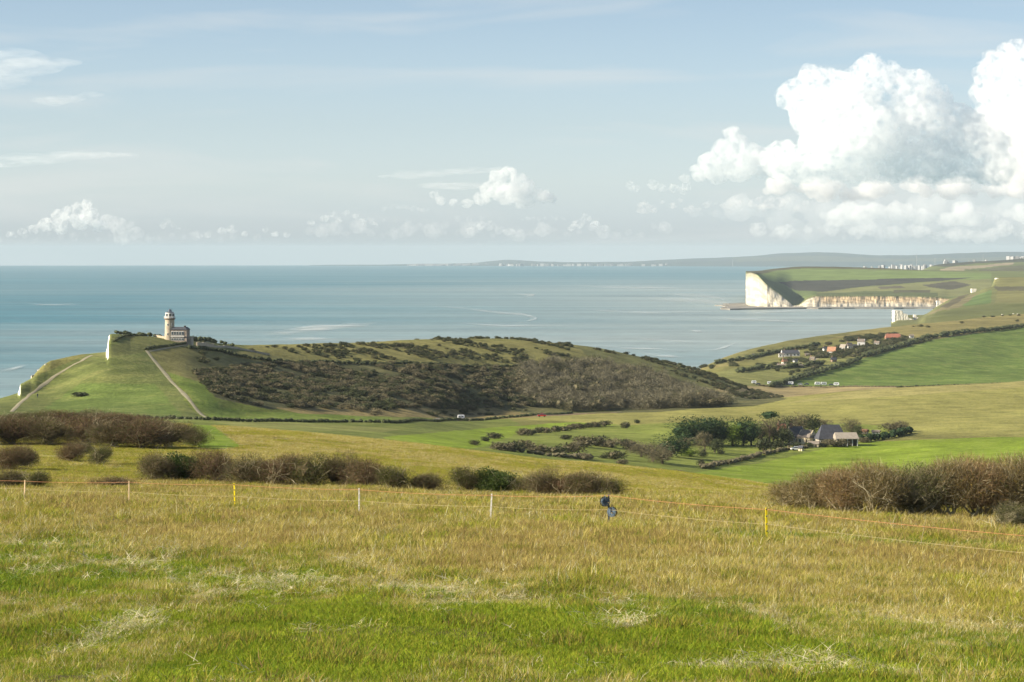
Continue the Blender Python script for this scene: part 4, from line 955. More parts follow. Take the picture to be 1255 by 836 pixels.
# lighthouse ------------------------------------------------
x, y, z = hit(213, 418.5, 1200, 1330); S = y/F; 
LX = (208.0-UC)*S
zL = E-(417.2-V0)*S
t = empty('lighthouse', (LX, y, zL-.5)); tag(t, 'old stone lighthouse with white lantern room on the headland', 'lighthouse'); t.scale = (.92, .92, .93)
mb = MB(); mb.lathe([(2.55, -3), (2.45, 2), (2.3, 6), (2.22, 10.3)], n=32); mb.build('tower', M['stone'], t, smooth=False)
mb = MB(); mb.lathe([(2.2, 10.3), (2.75, 10.7), (2.75, 11.15), (2.2, 11.2)], n=32); gl = mb.build('gallery', M['stonedk'], t)
mb = MB()
for k in range(20):
    a = k*6.2832/20; mb.tube([(2.66*math.cos(a), 2.66*math.sin(a), 11.1), (2.66*math.cos(a), 2.66*math.sin(a), 12.0)], .04, n=4)
for zz in (11.55, 12.0): mb.tube([(2.66*math.cos(k*6.2832/24), 2.66*math.sin(k*6.2832/24), zz) for k in range(25)], .04, n=4, cap=False)
mb.build('railing', M['frame'], gl)
mb = MB(); mb.lathe([(2.2, 11.2), (2.2, 13.4), (2.05, 13.8)], n=24); ln = mb.build('lantern_room', M['wallwhite'], t)
for k in range(8):
    a = k*6.2832/8+.2; mb = MB(); mb.box((2.17*math.cos(a), 2.17*math.sin(a), 11.9), (.16, .95, 1.3), rz=a); mb.build('lantern_pane', M['glass'], ln)
mb = MB(); mb.lathe([(2.2, 13.75), (1.5, 14.1), (.8, 14.3), (.75, 14.9), (.3, 15.3), (.12, 15.4), (.1, 15.9)], n=24); mb.build('dome', M['steel'], t)
mb = MB(); mb.tube([(1.0, 0, 14), (1.0, 0, 15.6)], .09, n=6); mb.build('flagpole', M['black'], t)
for zz in (3.0, 7.5):
    for a in (-1.9, -1.0):
        mb = MB(); r0 = 2.36 if zz < 5 else 2.24; mb.box((r0*math.cos(a), r0*math.sin(a), zz), (.25, .6, 1.1), rz=a); wi = mb.build('window', M['frame'], t); mb = MB(); mb.box(((r0+.06)*math.cos(a), (r0+.06)*math.sin(a), zz+.1), (.22, .4, .9), rz=a); mb.build('pane', M['glass'], wi)
# keeper's house joined to the tower: parts of the same building
hw = 8.0; hx = 4.9; hy = .6; hh = 5.6
mb = MB(); mb.box((hx, hy, -3), (hw, 6.5, hh+3), rz=-.12); mb.build('house_wall', M['stonedk'], t)
mb = MB(); mb.box((hx, hy, hh), (hw+.5, 7.0, .35), rz=-.12); mb.box((hx, hy, hh+.35), (hw+.1, 6.6, .9), rz=-.12, taper=.75); rf = mb.build('house_roof', M['slate'], t)
mb = MB(); mb.box((hx+2.4, hy, hh+.8), (.9, .8, 1.1)); mb.build('chimney', M['brick'], rf)
ca, sa = math.cos(-.12), math.sin(-.12)
for zz, hgt in ((.6, 1.2), (3.0, 1.9)):
    for k in range(5):
        lx = -3.0+k*1.25; ly = -3.3
        X, Y = hx+lx*ca-ly*sa, hy+lx*sa+ly*ca
        mb = MB(); mb.box((X, Y, zz), (1.05, .2, hgt), rz=-.12); wi = mb.build('window', M['frame'], t)
        for q in (-.24, .24):
            mb = MB(); mb.box((X+q*ca+.0, Y+q*sa-.06, zz+.14), (.36, .16, hgt-.3), rz=-.12); mb.build('pane', M['glass'], wi)
mb = MB(); X, Y = hx-.4*ca+3.45*sa, hy-.4*sa-3.45*ca; mb.box((X, Y, 2.35), (6.6, .5, .4), rz=-.12); mb.build('balcony_ledge', M['wallwhite'], t)
mb = MB(); mb.box((hx+4.9, 1.0, -2), (2.2, 4.0, 4.2), rz=-.12); mb.build('annexe', M['flint'], t)

def wall_line(pts, gate, h, th, mat, label, name='stone_wall', group=None):
    P = along(pts, gate, 4.0); mb = MB()
    V = []; Fs = []
    for i, p in enumerate(P):
        d = P[min(i+1, len(P)-1)]-P[max(i-1, 0)]; n_ = np.array((-d[1], d[0])); n_ /= np.linalg.norm(n_)+1e-9
        hh = h*(1+.12*math.sin(i*2.3))
        for s, zz in ((-1, -1), (-1, hh), (1, hh), (1, -1)): V.append((p[0]+n_[0]*th/2*s, p[1]+n_[1]*th/2*s, p[2]+zz))
    for i in range(len(P)-1):
        for k in range(4): Fs.append((i*4+k, i*4+(k+1)%4, i*4+4+(k+1)%4, i*4+4+k))
    Fs += [(0, 1, 2, 3), ((len(P)-1)*4+3, (len(P)-1)*4+2, (len(P)-1)*4+1, (len(P)-1)*4)]
    mb.add(V, Fs); return tag(mb.build(name, M[mat]), label, 'wall', group)
wall_line([(190,413),(200,415),(212,418),(222,420),(233,422.5)], (1150,1320), .9, .5, 'stone', 'pale stone wall curving in front of the lighthouse')
wall_line([(241,424),(250,424),(262,426)], (1180,1400), 1.5, .6, 'stone', 'pale stone retaining wall right of the lighthouse')
wall_line([(262,426),(275,426),(290,428),(330,436)], (1180,1450), .8, .5, 'flint', 'grey flint wall running right from the lighthouse garden')
# small people by the path
def person(u, vb, gate, label, rz=0.0, stride=.2):
    x, y, z = hit(u, vb, *gate)
    pts = [(0,0,.95),(0,0,1.2),(0,0,1.42),(0,0,1.52),(0,-.02,1.66),(-.2,0,1.4),(-.27,.03,1.12),(-.25,-.06,.88),(.2,0,1.4),(.27,-.03,1.12),(.25,-.12,.88),(-.1,0,.88),(-.11,-stride*.6,.5),(-.11,-stride,.08),(-.11,-stride-.12,.04),(.1,0,.88),(.11,stride*.4,.5),(.11,stride,.1),(.11,stride-.1,.04)]
    ed = [(0,1),(1,2),(2,3),(3,4),(2,5),(5,6),(6,7),(2,8),(8,9),(9,10),(0,11),(11,12),(12,13),(13,14),(0,15),(15,16),(16,17),(17,18)]
    rad = [.16,.15,.16,.06,.10,.07,.05,.035,.07,.05,.035,.1,.07,.045,.04,.1,.07,.045,.04]
    me = bpy.data.meshes.new('person'); me.from_pydata(pts, ed, []); me.materials.append(M['coat']); o = obj('person', me); o.location = (x, y, z); o.rotation_euler[2] = rz
    sk = o.modifiers.new('skin', 'SKIN')
    for v_, r_ in zip(me.skin_vertices[0].data, rad): v_.radius = (r_, r_)
    me.skin_vertices[0].data[0].use_root = True
    o.modifiers.new('sub', 'SUBSURF').levels = 1; tag(o, label, 'person'); return o
person(46, 488, (980, 1250), 'walker in a dark coat standing right of the lower chalk path', .6)
person(236, 424, (1150, 1400), 'walker in a dark coat by the wall right of the lighthouse', 1.2)
# farm -----------------------------------------------------
FG = (950, 1300)
b1 = house(1019, 546, 34, 25, 'large flint barn with a steep dark slate roof', 'flint', 'slate', FG, rz=.16, depth=.62, rise=.68, hip=.20, chim=0, wins=4, name='barn', group='farm buildings', cat='barn')
b2 = house(990, 545, 19, 18, 'cream gabled wing at the left end of the dark barn', 'wallcream', 'slatelit', FG, rz=-.75, depth=.85, rise=.50, hip=.18, chim=0, wins=2, name='farm_building', group='farm buildings', cat='barn')
b3 = house(998, 549, 12, 8, 'small pale stone outhouse in front of the dark barn', 'wallcream', 'slatelit', FG, rz=-.2, depth=.8, rise=.4, chim=0, wins=2, name='outhouse', group='farm buildings', cat='outhouse')
b4 = house(976, 545, 18, 22, 'flint farmhouse with a dark roof and brick chimney', 'flint', 'slate', FG, rz=.1, depth=.8, rise=.6, hip=.12, chim=1, wins=3, name='farmhouse', group='farm buildings', cat='house', storeys=2)
b5 = house(976, 530, 16, 12, 'farm building with an orange tiled roof behind the farmhouse', 'flint', 'tileorange', FG, rz=.3, depth=.7, rise=.65, chim=1, wins=2, name='farm_building', group='farm buildings', cat='house')
b6 = house(958, 533, 9, 14, 'small house with a red roof and a tall chimney left of the farmhouse', 'brick', 'tilered', FG, rz=.2, depth=.9, rise=.45, chim=1, wins=2, name='house', group='farm buildings')
b7 = house(1060, 532, 8, 6, 'small pink cottage right of the barn trees', 'wallcream', 'tileorange', (900,1400), rz=-.5, depth=.8, rise=.4, chim=0, wins=2, name='cottage', group='farm buildings')
b8 = house(1074, 532, 9, 5, 'low white outhouse above the clipped hedge', 'wallwhite', 'slatelit', (900,1400), rz=-.3, depth=.6, rise=.4, chim=0, wins=2, name='outhouse', group='farm buildings')
b9 = house(982, 553, 5, 7, 'tiny stone privy beside the farm drive', 'wallcream', 'slate', FG, rz=-.6, depth=.9, rise=.4, chim=0, wins=1, name='outhouse', group='farm buildings')
# open-fronted shed with a pale sheet roof
x, y, z = hit(1037, 547, *FG); S = y/F; t = empty('open_shed', (x, y+2, z-.1), .1); tag(t, 'open-fronted shed with a pale sheet roof right of the barn', 'shed', 'farm buildings')
w_ = 27*S; mb = MB(); gable(mb, w_, 7, 3.0, 2.2, .3, over=.3); mb.build('roof', M['shed'], t)
mb = MB(); mb.box((0, 3.3, -1), (w_, .3, 4)); mb.box((-w_/2+.15, 0, -1), (.3, 6.3, 4)); mb.box((w_/2-.15, 0, -1), (.3, 6.3, 4)); mb.build('wall', M['flint'], t)
for k in range(5):
    mb = MB(); mb.box((-w_/2+.3+k*(w_-.6)/4, -3.3, -1), (.25, .25, 4.0)); mb.build('post', M['frame'], t)
# ---- vehicles
def car(u, vb, gate, L_, paint, label, rz=0.0, group=None, name='parked_car', cat='car'):
    x, y, z = hit(u, vb, *gate); t = empty(name, (x, y, z+.05), rz); tag(t, label, cat, group)
    w = 1.75; mb = MB(); l = L_/2
    P = [(-l,.35),(-l,.75),(-l*.92,.9),(-l*.55,.95),(l*.45,.98),(l*.95,.9),(l,.7),(l,.35)]
    V = [(a, s*w/2, b) for s in (-1, 1) for a, b in P]; n = len(P)
    mb.add(V, [tuple(range(n)), tuple(range(n, 2*n))[::-1]]+[(i, n+i, n+(i+1)%n, (i+1)%n) for i in range(n)]); bd = mb.build('body', M[paint], t)
    P = [(-l*.6,.94),(-l*.28,1.42),(l*.5,1.45),(l*.85,.96)]; V = [(a, s*(w/2-.05-.1*(b > 1)), b) for s in (-1, 1) for a, b in P]; n = 4
    mb = MB(); mb.add(V, [(0,1,2,3),(7,6,5,4)]+[(i, n+i, n+(i+1)%n, (i+1)%n) for i in range(4)]); mb.build('windows', M['glass'], t)
    mb = MB(); mb.box((l*.11, 0, 1.42), (l*.8, w-.3, .06)); mb.build('roof', M[paint], t)
    for a in (-.62, .62):
        for s in (-1, 1):
            mb = MB(); mb.tube([(a*l, s*w/2-.1, .33), (a*l, s*w/2+.06, .33)], .33, n=14); wh = mb.build('wheel', M['tyre'], t); mb = MB(); mb.tube([(a*l, s*(w/2+.04), .33), (a*l, s*(w/2+.08), .33)], .18, n=10); mb.build('rim', M['steel'], wh)
    for s in (-1, 1):
        mb = MB(); mb.box((-l-.01, s*.6, .6), (.06, .3, .15)); mb.build('headlight', M['frame'], t)
def van(u, vb, gate, L_, H, paint, label, rz=0.0, group=None, name='caravan', cat='caravan'):
    x, y, z = hit(u, vb, *gate); t = empty(name, (x, y, z+.05), rz); tag(t, label, cat, group); w = 2.2; l = L_/2
    P = [(-l,.5),(-l*1.0,1.3),(-l*.86,H),(l*.9,H),(l,H*.85),(l,.5)]; n = 6; V = [(a, s*w/2, b) for s in (-1, 1) for a, b in P]
    mb = MB(); mb.add(V, [tuple(range(n)), tuple(range(n, 2*n))[::-1]]+[(i, n+i, n+(i+1)%n, (i+1)%n) for i in range(n)]); mb.build('body', M[paint], t)
    for k in (-.5, .35):
        mb = MB(); mb.box((k*l, -w/2-.02, H*.55), (l*.45, .06, H*.22)); mb.build('window', M['glass'], t)
    mb = MB(); mb.box((-.05*l, -w/2-.02, .55), (.6, .05, H*.65)); mb.build('door', M['paintsilver'], t)
    for a in ((-.1, .1) if cat == 'caravan' else (-.6, .6)):
        for s in (-1, 1):
            mb = MB(); mb.tube([(a*l*1.5, s*w/2-.12, .36), (a*l*1.5, s*w/2+.04, .36)], .36, n=12); mb.build('wheel', M['tyre'], t)
car(975.5, 552.5, FG, 3.9, 'paint', 'white car parked on the farm drive left of the barn', .1)
car(664, 511, (1200, 1500), 3.9, 'paintred', 'red car on the valley road below the wood', .05, name='car')
van(565, 514, (1050, 1500), 3.0, 1.9, 'paint', 'small white van on the valley road left of the red car', .1, name='van', cat='van')
GG = 'vehicles parked in a row below the coastal houses'; VG = (2150, 2500)
for u, v_, ty, pt, lab in [(924,470.5,'v','paint','white caravan at the left end of the row of parked vehicles'),(929,472,'c','paintdk','dark car beside the leftmost white caravan'),(943,471.5,'v','paint','white caravan second from the left end of the row'),(950,471.8,'c','paintdk','dark car between the second and third caravans from the left'),
 (962,472,'c','paintdk','dark car just left of the long white motorhome'),(969,472,'m','paint','long white motorhome in the left half of the row'),(981,472,'c','paintsilver','silver car right of the long white motorhome'),(988.5,472,'c','paintdk','dark car in the middle gap of the row'),
 (1002,472.3,'m','paint','white motorhome, left one of the adjoining pair'),(1009.5,472.5,'m','paint','white motorhome, right one of the adjoining pair'),(1018.5,472.8,'c','paintdk','dark car just right of the adjoining motorhomes'),(1025,473,'m','paint','white motorhome at the right end of the row')]:
    if ty == 'c': car(u, v_, VG, 4.2, pt, lab, RS.uniform(-.2,.2), GG)
    elif ty == 'v': van(u, v_, VG, 3.6, 2.4, pt, lab, RS.uniform(-.1,.1), GG)
    else: van(u, v_, VG, 4.4, 2.6, pt, lab, RS.uniform(-.1,.1), GG, name='motorhome', cat='motorhome')
# ---- houses by the shore
HG = (2300, 3300); HN = 'houses by the shore'
for a in [(969,437,22,8,'long dark-roofed bungalow with white walls and chimneys','wallwhite','slate',.08,.45,.5,.1,2,5),(958,438,7,5,'white flat-topped annexe at the left end of the dark-roofed bungalow','wallwhite','slatelit',0,.8,.15,.1,0,2),
 (959,451,13,5,'low white cottage with an orange-brown roof, lowest at the left','wallwhite','slatelit',-.1,.5,.35,.05,1,3),(962,447,6,7,'narrow orange-roofed cottage behind the lowest white cottage','wallwhite','tileorange',.5,.9,.5,0,1,2),
 (996,443,6,6,'pink gabled cottage beside the village lane','wallcream','slatelit',-.4,.9,.5,.1,1,2),(1020,435,10,10,'white house with a steep orange gable','wallwhite','tileorange',-.35,.8,.55,0,1,3),
 (1034,429,7,7,'white-roofed house, left of the white pair','wallwhite','shed',-.6,.9,.5,0,0,2),(1041,428,7,8,'white house with a dark chimney, right of the white pair','wallwhite','slatelit',.5,.9,.5,0,1,2),
 (1048,427,5,5,'small grey cottage between the white pair and the tall house','flint','slate',.2,.9,.5,0,0,2),(1056,426.5,9,11,'tall white house with a brown tiled roof','wallwhite','slatelit',-.2,.9,.3,.15,1,2),
 (1095,416,19,7,'long house under a bright red tiled roof among trees','brick','tilered',.05,.45,.65,.1,1,4),(1117.5,415,5,5,'small white cottage right of the red roof','wallwhite','slatelit',.1,.9,.35,0,0,1),
 (1063,435,9,3.5,'low grey barn above the field hedge','flint','shed',-.1,.5,.5,0,0,2),(981.5,451,5,4.5,'pale blue-grey shed right of the lowest cottage','shed','slatelit',.3,.9,.4,0,0,1),(924,437,4,3.5,'tiny white hut alone at the left by the shore','wallwhite','slate',0,.9,.4,0,0,1),
 (1012,430,6,5,'small white cottage among trees left of the white-roofed house','wallwhite','slate',.3,.8,.4,0,1,2),(1028,434,6,4,'low white cottage below the white-roofed house','wallwhite','slatelit',-.2,.8,.4,0,0,2),(1006,447,5,4,'small grey cottage in the hedge at the bottom of the village','flint','slate',.1,.8,.4,0,1,2),(975,444,5,4,'small white outhouse below the dark-roofed bungalow','wallwhite','slate',.4,.8,.4,0,0,1),(1075,424,6,6,'white cottage half hidden by trees below the red roof','wallwhite','slatelit',-.3,.8,.4,0,1,2),
 (990,436,6,3,'low brown barn beside the village lane','brick','slatelit',.2,.6,.5,0,0,1),(1022,444,6,6,'dark brown cottage in the lower hedge','brick','slate',.3,.9,.5,0,1,2)]:
    u, vb, wp, hp, lab, wl, rf_, rz, dp, ri, hi, ch, wi = a
    house(u, vb, wp, hp, lab, wl, rf_, HG, rz=rz, depth=dp, rise=ri, hip=hi, chim=ch, wins=wi, group=HN, door=wi > 1)
# ---- chalk exposures: thick rough slabs of chalk set in the cliff edge
def chalk(poly, D, th, seed=0, name='chalk_cliff', amp=.5, mat='chalk'):
    """outline in sight-line pixels, given its own distance, size and thickness; the face is broken by vertical flutes"""
    r = np.random.default_rng(seed); S = D/F
    us_ = [p[0] for p in poly]; vs_ = [p[1] for p in poly]; step = max(.35, (max(us_)-min(us_))/60)
    gu = np.arange(min(us_)+step/2, max(us_), step); gv = np.arange(min(vs_)+step/2, max(vs_), step)
    A, B = np.meshgrid(gu, gv); m = inpoly(A+fbm(A*.8, B*.8, 2, seed)*step, B+fbm(A*.9, B*.5, 2, seed+1)*step, poly)
    nn = fbm(A/step*.35, B/step*.05, 3, seed+2)+.4*fbm(A/step*.5, B/step*.5, 3, seed+3)
    V = []; Fs = []; idx = {}
    def vid(i, j, back):
        k = (i, j, back)
        if k not in idx:
            u = min(us_)+j*step; v = min(vs_)+i*step
            ii, jj = min(i, len(gv)-1), min(j, len(gu)-1)
            yy = D-nn[ii, jj]*amp*3+(v-min(vs_))*S*-.12+(th if back else 0); idx[k] = len(V); V.append(((u-UC)*S, yy, E-(v-V0)*S))
        return idx[k]
    H, Wd = m.shape
    for i in range(H):
        for j in range(Wd):
            if not m[i, j]: continue
            q = [vid(i, j, 0), vid(i, j+1, 0), vid(i+1, j+1, 0), vid(i+1, j, 0)]; Fs.append((q[0], q[3], q[2], q[1]))
            b = [vid(i, j, 1), vid(i, j+1, 1), vid(i+1, j+1, 1), vid(i+1, j, 1)]; Fs.append((b[0], b[1], b[2], b[3]))
            for (di, dj, a, c) in ((-1, 0, 0, 1), (0, 1, 1, 2), (1, 0, 2, 3), (0, -1, 3, 0)):
                ni, nj = i+di, j+dj
                if not (0 <= ni < H and 0 <= nj < Wd and m[ni, nj]): Fs.append((q[a], q[c], b[c], b[a]))
    return tag(obj(name, mesh_np(name, np.array(V), np.array(Fs), [M[mat]])), kind='structure')
for poly, D, th, s in [([(25,470.5),(28,471),(33,473),(37.5,475),(38,478),(33,480),(27,481.5)], 1118, 7, 3),
 ([(53.5,447),(56,446),(58,448),(57,450.5),(54,451)], 1152, 5, 4), ([(45.5,453.5),(48,453),(47.5,456),(45,456)], 1145, 4, 5), ([(37.5,461),(40,460),(40,463),(38,464)], 1138, 4, 6)]:
    chalk(poly, D, th, s, amp=.25)
# rough turf shoulders of the cliff top left of the lower path, a separate lip of land
# ------------------------------------------------------------------ the far chalk headlands
def landform(name, ucols, knots, zones, base, seed=0, cliff=None, amp=(2.0, 120.0), rows_per=14, texscale=.02):
    """knots: list of (D(u), v(u)) curves; the surface is drawn through them, far enough behind to be solid"""
    U = np.asarray(ucols, float); KDs = np.array([np.interp(U, a, b) for a, b, c, d_ in knots]); KVs = np.array([pchip1(c, d_, U) for a, b, c, d_ in knots])
    KZs = E-(KVs-V0)/F*KDs
    Z = []; D = []
    rp = rows_per if hasattr(rows_per, '__len__') else [rows_per]*(len(knots)-1)
    for k in range(len(knots)-1):
        for t in np.arange(rp[k])/rp[k]: D.append(KDs[k]*(1-t)+KDs[k+1]*t); Z.append(KZs[k]*(1-t)+KZs[k+1]*t)
    D.append(KDs[-1]); Z.append(KZs[-1]); D = np.array(D); Z = np.array(Z); UU_ = np.broadcast_to(U, D.shape)
    VV_ = V0+(E-Z)/D*F
    x = (UU_-UC)/F*D
    ncl = rp[0]
    if cliff:   # flutes and buttresses in the chalk face
        w_ = np.zeros(D.shape); w_[:ncl+1] = 1; D = D-w_*(fbm(x/26, Z/60, 4, seed)*cliff+fbm(x/9, Z/22, 3, seed+5)*cliff*.5)
        x = (UU_-UC)/F*D
    Z = Z+np.where(np.arange(D.shape[0])[:, None] > ncl, fbm(x/amp[1], D/amp[1], 4, seed+9)*amp[0], 0)
    c = np.empty(D.shape+(3,)); c[:] = base
    for poly, col in zones:
        m = inpoly(UU_+fbm(x/90, D/90, 3, 7)*1.5, VV_+fbm(x/120, D/120, 3, 8)*.5, poly); c[m] = col
    c *= (1+.18*fbm(x/60, D/60, 4, seed+3))[..., None]
    if cliff:
        for r_ in range(ncl):
            t = r_/ncl; s_ = .5+.5*fbm(x[r_]/20+t*2, np.full(x.shape[1], t*4.0), 4, 14); c[r_] = cliffcol(U, t, s_, x[r_])
    nr_, nc_2 = D.shape; v = np.stack([x, D, Z], -1).reshape(-1, 3); ii = np.arange(nr_*nc_2).reshape(nr_, nc_2)
    q = np.stack([ii[:-1, :-1], ii[:-1, 1:], ii[1:, 1:], ii[1:, :-1]], -1).reshape(-1, 4)
    return tag(obj(name, mesh_np(name, v, q, [M_FARLAND], smooth=False, attrs={'field': np.concatenate([c.reshape(-1, 3), np.ones((nr_*nc_2, 1))], 1)})), kind='structure')
m, nt, b = newmat('far_land'); at = N(nt, 'ShaderNodeAttribute'); at.attribute_name = 'field'; geo = N(nt, 'ShaderNodeNewGeometry')
n1 = noisenode(.02, 6); kx = rng_node(n1.outputs['Fac'], .3, .7, .82, 1.18); s_ = N(nt, 'ShaderNodeVectorMath', operation='SCALE'); nt.links.new(at.outputs['Color'], s_.inputs[0]); nt.links.new(kx, s_.inputs['Scale'])
nt.links.new(s_.outputs[0], b.inputs['Base Color']); b.inputs['Roughness'].default_value = .95; setspec(b, .05); M_FARLAND = m
def cliffcol(U, t, s, x):
    """chalk of the faces: white at the head, iron-stained clay over chalk in the lower cliff"""
    wh = np.array((.50, .455, .36)); st = np.array((.52, .38, .22)); dk = np.array((.34, .25, .15))
    c = np.broadcast_to(wh, (len(U), 3)).copy()
    right = np.clip((U-990)/20, 0, 1)[:, None]; band = np.clip((t-.35)/.3, 0, 1)
    c = c*(1-right*band*.9)+st*right*band*.9
    q = np.clip((s-.52)*3, 0, 1)[:, None]*(right*.8+.12)*(.35+.65*t); c = c*(1-q)+dk*q
    c = c*(1+.6*fbm(x/9+t*3, np.full(len(x), t*12.0), 4, 77)+.16*fbm(x/90, np.full(len(x), t*22.0), 2, 78))[:, None]
    if t > .9: c = c*.5+np.array((.10, .11, .05))*.5*1.0
    if t < .05: c = c*0+np.array((.30, .28, .22))
    return c
uc2 = np.arange(914, 1420, .6)
vt_u = [914,916,920,928,935,940,947,955,962,968,973,978,984,990,1000,1060,1100,1150,1165,1260,1420]; vt_v = [335,334.5,334,337,344,349,354.5,360,366,370.5,374.5,374,370.5,366,362.8,362.8,363.2,364.5,366,366,366]
Db_u = [914,916,920,930,940,975,1000,1150,1420]; Db = [6750,6600,6450,6380,6360,6350,6350,6380,6400]
vbase = V0+(E+np.array(Db)**2/R2+3)/np.array(Db)*F
K1_ = (Db_u, Db, Db_u, list(vbase))
K2_ = (Db_u, [d_+18 for d_ in Db], vt_u, vt_v)
K3_ = ([914,930,960,1000,1420], [6800,6700,6750,6750,6800], [914,925,935,950,973,1000,1040,1100,1150,1200,1420], [333.5,334,339,346,357,355,352.5,349.5,347,345,343])
K4_ = ([914,1420], [7300,7300], [914,930,950,973,1000,1100,1200,1420], [332.5,332.5,335,341,342,340,338,337])
K5_ = ([914,1420], [8000,8000], [914,918,930,950,985,1030,1080,1120,1160,1200,1420], [333.5,333.0,331.8,329,326.8,327.2,328.6,330.5,331.5,332.5,333])
K6_ = ([914,1420], [8300,8300], [914,1420], [352,352])
landform('headland', uc2, [K1_, K2_, K3_, K4_, K5_, K6_], [
 ([(925,338),(960,330),(1000,329.5),(1080,331.5),(1150,333),(1215,335),(1215,343),(1150,342),(1060,344),(990,345),(945,345)], (.15,.20,.065)),
 ([(938,344),(965,348),(985,351),(1010,357.5),(985,366),(973,374),(950,356)], (.10,.13,.05)),
 ([(955,345.5),(975,344),(1060,343.2),(1130,341),(1195,340),(1150,344.5),(1090,349),(1040,353.5),(1010,357),(975,356)], (.055,.055,.045)),
 ([(1000,358),(1050,353),(1100,349),(1160,344.5),(1215,342),(1215,362),(1140,364),(1000,362)], (.17,.175,.075)),
 ([(1000,360),(1060,357),(1150,358.5),(1150,363.5),(1000,362.4)], (.09,.105,.045)),
 ([(1075,352),(1105,350),(1110,353),(1080,355)], (.10,.09,.06)), ([(1130,349),(1170,345),(1190,349),(1165,355),(1140,352)], (.075,.07,.05)), ([(1095,356),(1140,355),(1140,358),(1095,359)], (.09,.085,.05)),
 ([(914,331),(945,325),(990,322),(1050,325),(1090,326),(1160,328),(1160,331.8),(1080,330.6),(1030,329.4),(985,329),(950,332),(925,336),(916,336)], (.09,.085,.05))],
 (.13,.15,.055), seed=3, cliff=4.5, rows_per=[24, 26, 20, 16, 3])
# foreshore of flat chalk and rubble under the cliff
fs = []
for u, D in [(884,6250),(897,6130),(915,6180),(940,6220),(975,6240),(1050,6250),(1165,6260)]: fs.append(((u-UC)/F*D, D))
bk = [((u-UC)/F*D, D) for u, D in [(1165,6440),(1050,6430),(975,6430),(940,6440),(918,6520),(905,6500),(893,6420)]]
def slab(name, outline, z, th, mat, seed=0):
    P = []
    n = len(outline)
    for i in range(n):
        a = np.array(outline[i]); b_ = np.array(outline[(i+1)%n]); k = max(1, int(np.linalg.norm(b_-a)/25))
        for j in range(k):
            p = a+(b_-a)*j/k; P.append(p+np.array((fbm(np.array([p[0]/40]), np.array([p[1]/40]), 3, seed)[0], fbm(np.array([p[0]/40]), np.array([p[1]/40]), 3, seed+1)[0]))*22)
    zz = [-(p[0]**2+p[1]**2)/R2 for p in P]; n = len(P)
    V = [(p[0], p[1], q+z) for p, q in zip(P, zz)]+[(p[0], p[1], q-th) for p, q in zip(P, zz)]
    import bmesh
    bm = bmesh.new(); vs = [bm.verts.new(v) for v in V]
    top = bm.faces.new(vs[:n]); [bm.faces.new((vs[i], vs[(i+1)%n], vs[n+(i+1)%n], vs[n+i])) for i in range(n)]
    bmesh.ops.recalc_face_normals(bm, faces=bm.faces); me = bpy.data.meshes.new(name); bm.to_mesh(me); bm.free(); me.materials.append(mat)
    return tag(obj(name, me), kind='structure')
M_SHORE = simple('foreshore_rock', (.20, .185, .16), .9, .35, .03)
slab('foreshore', fs+bk, 3.0, 8, M_SHORE, 3)
slab('foreshore', [((u-UC)/F*D, D) for u, D in [(880,6600),(896,6480),(916,6500),(926,6700),(912,6900),(893,6800)]], 2.2, 8, M_SHORE, 8)
# ---- the nearer chalk hills at the right
uc3 = np.arange(1092, 1420, .7)
landform('chalk_hill', uc3, [
 ([1092,1420], [4250,4250], [1092,1420], [404,404]),
 ([1092,1420], [4300,4300], [1092,1100,1125,1135,1160,1200,1255,1420], [398,397.5,395,390,388,387,384,378]),
 ([1092,1420], [4650,4650], [1092,1100,1118,1125,1135,1148,1165,1190,1215,1255,1420], [396,388,389,390.5,387,378,372,368,364,361,352]),
 ([1092,1420], [5050,5050], [1092,1100,1130,1150,1165,1190,1199,1210,1255,1420], [396,386,386,375,367,359.8,357,353,350,343]),
 ([1092,1420], [5400,5400], [1092,1130,1150,1165,1190,1205,1214,1220,1226,1255,1420], [396,388,378,368.5,361.5,356,352,340,338.8,339.3,336]),
 ([1092,1420], [5700,5700], [1092,1420], [412,412])],
 [([(1135,386),(1165,372),(1190,362),(1200,360),(1190,372),(1160,384)], (.16,.14,.075)), ([(1195,362),(1215,356),(1215,372),(1190,380),(1180,374)], (.10,.145,.05)),
  ([(1215,341),(1420,330),(1420,350),(1222,353)], (.17,.165,.065)), ([(1218,352),(1420,348),(1420,354),(1222,357)], (.09,.085,.05)), ([(1150,382),(1200,374),(1420,370),(1420,386),(1140,390)], (.11,.12,.045)),
  ([(1150,376),(1162,378),(1180,366),(1190,360),(1183,360)], (.09,.08,.05)), ([(1222,357),(1420,354),(1420,370),(1220,372)], (.155,.15,.06))],
 (.13,.135,.055), seed=12, amp=(3.5, 110), rows_per=[2, 18, 20, 20, 6])
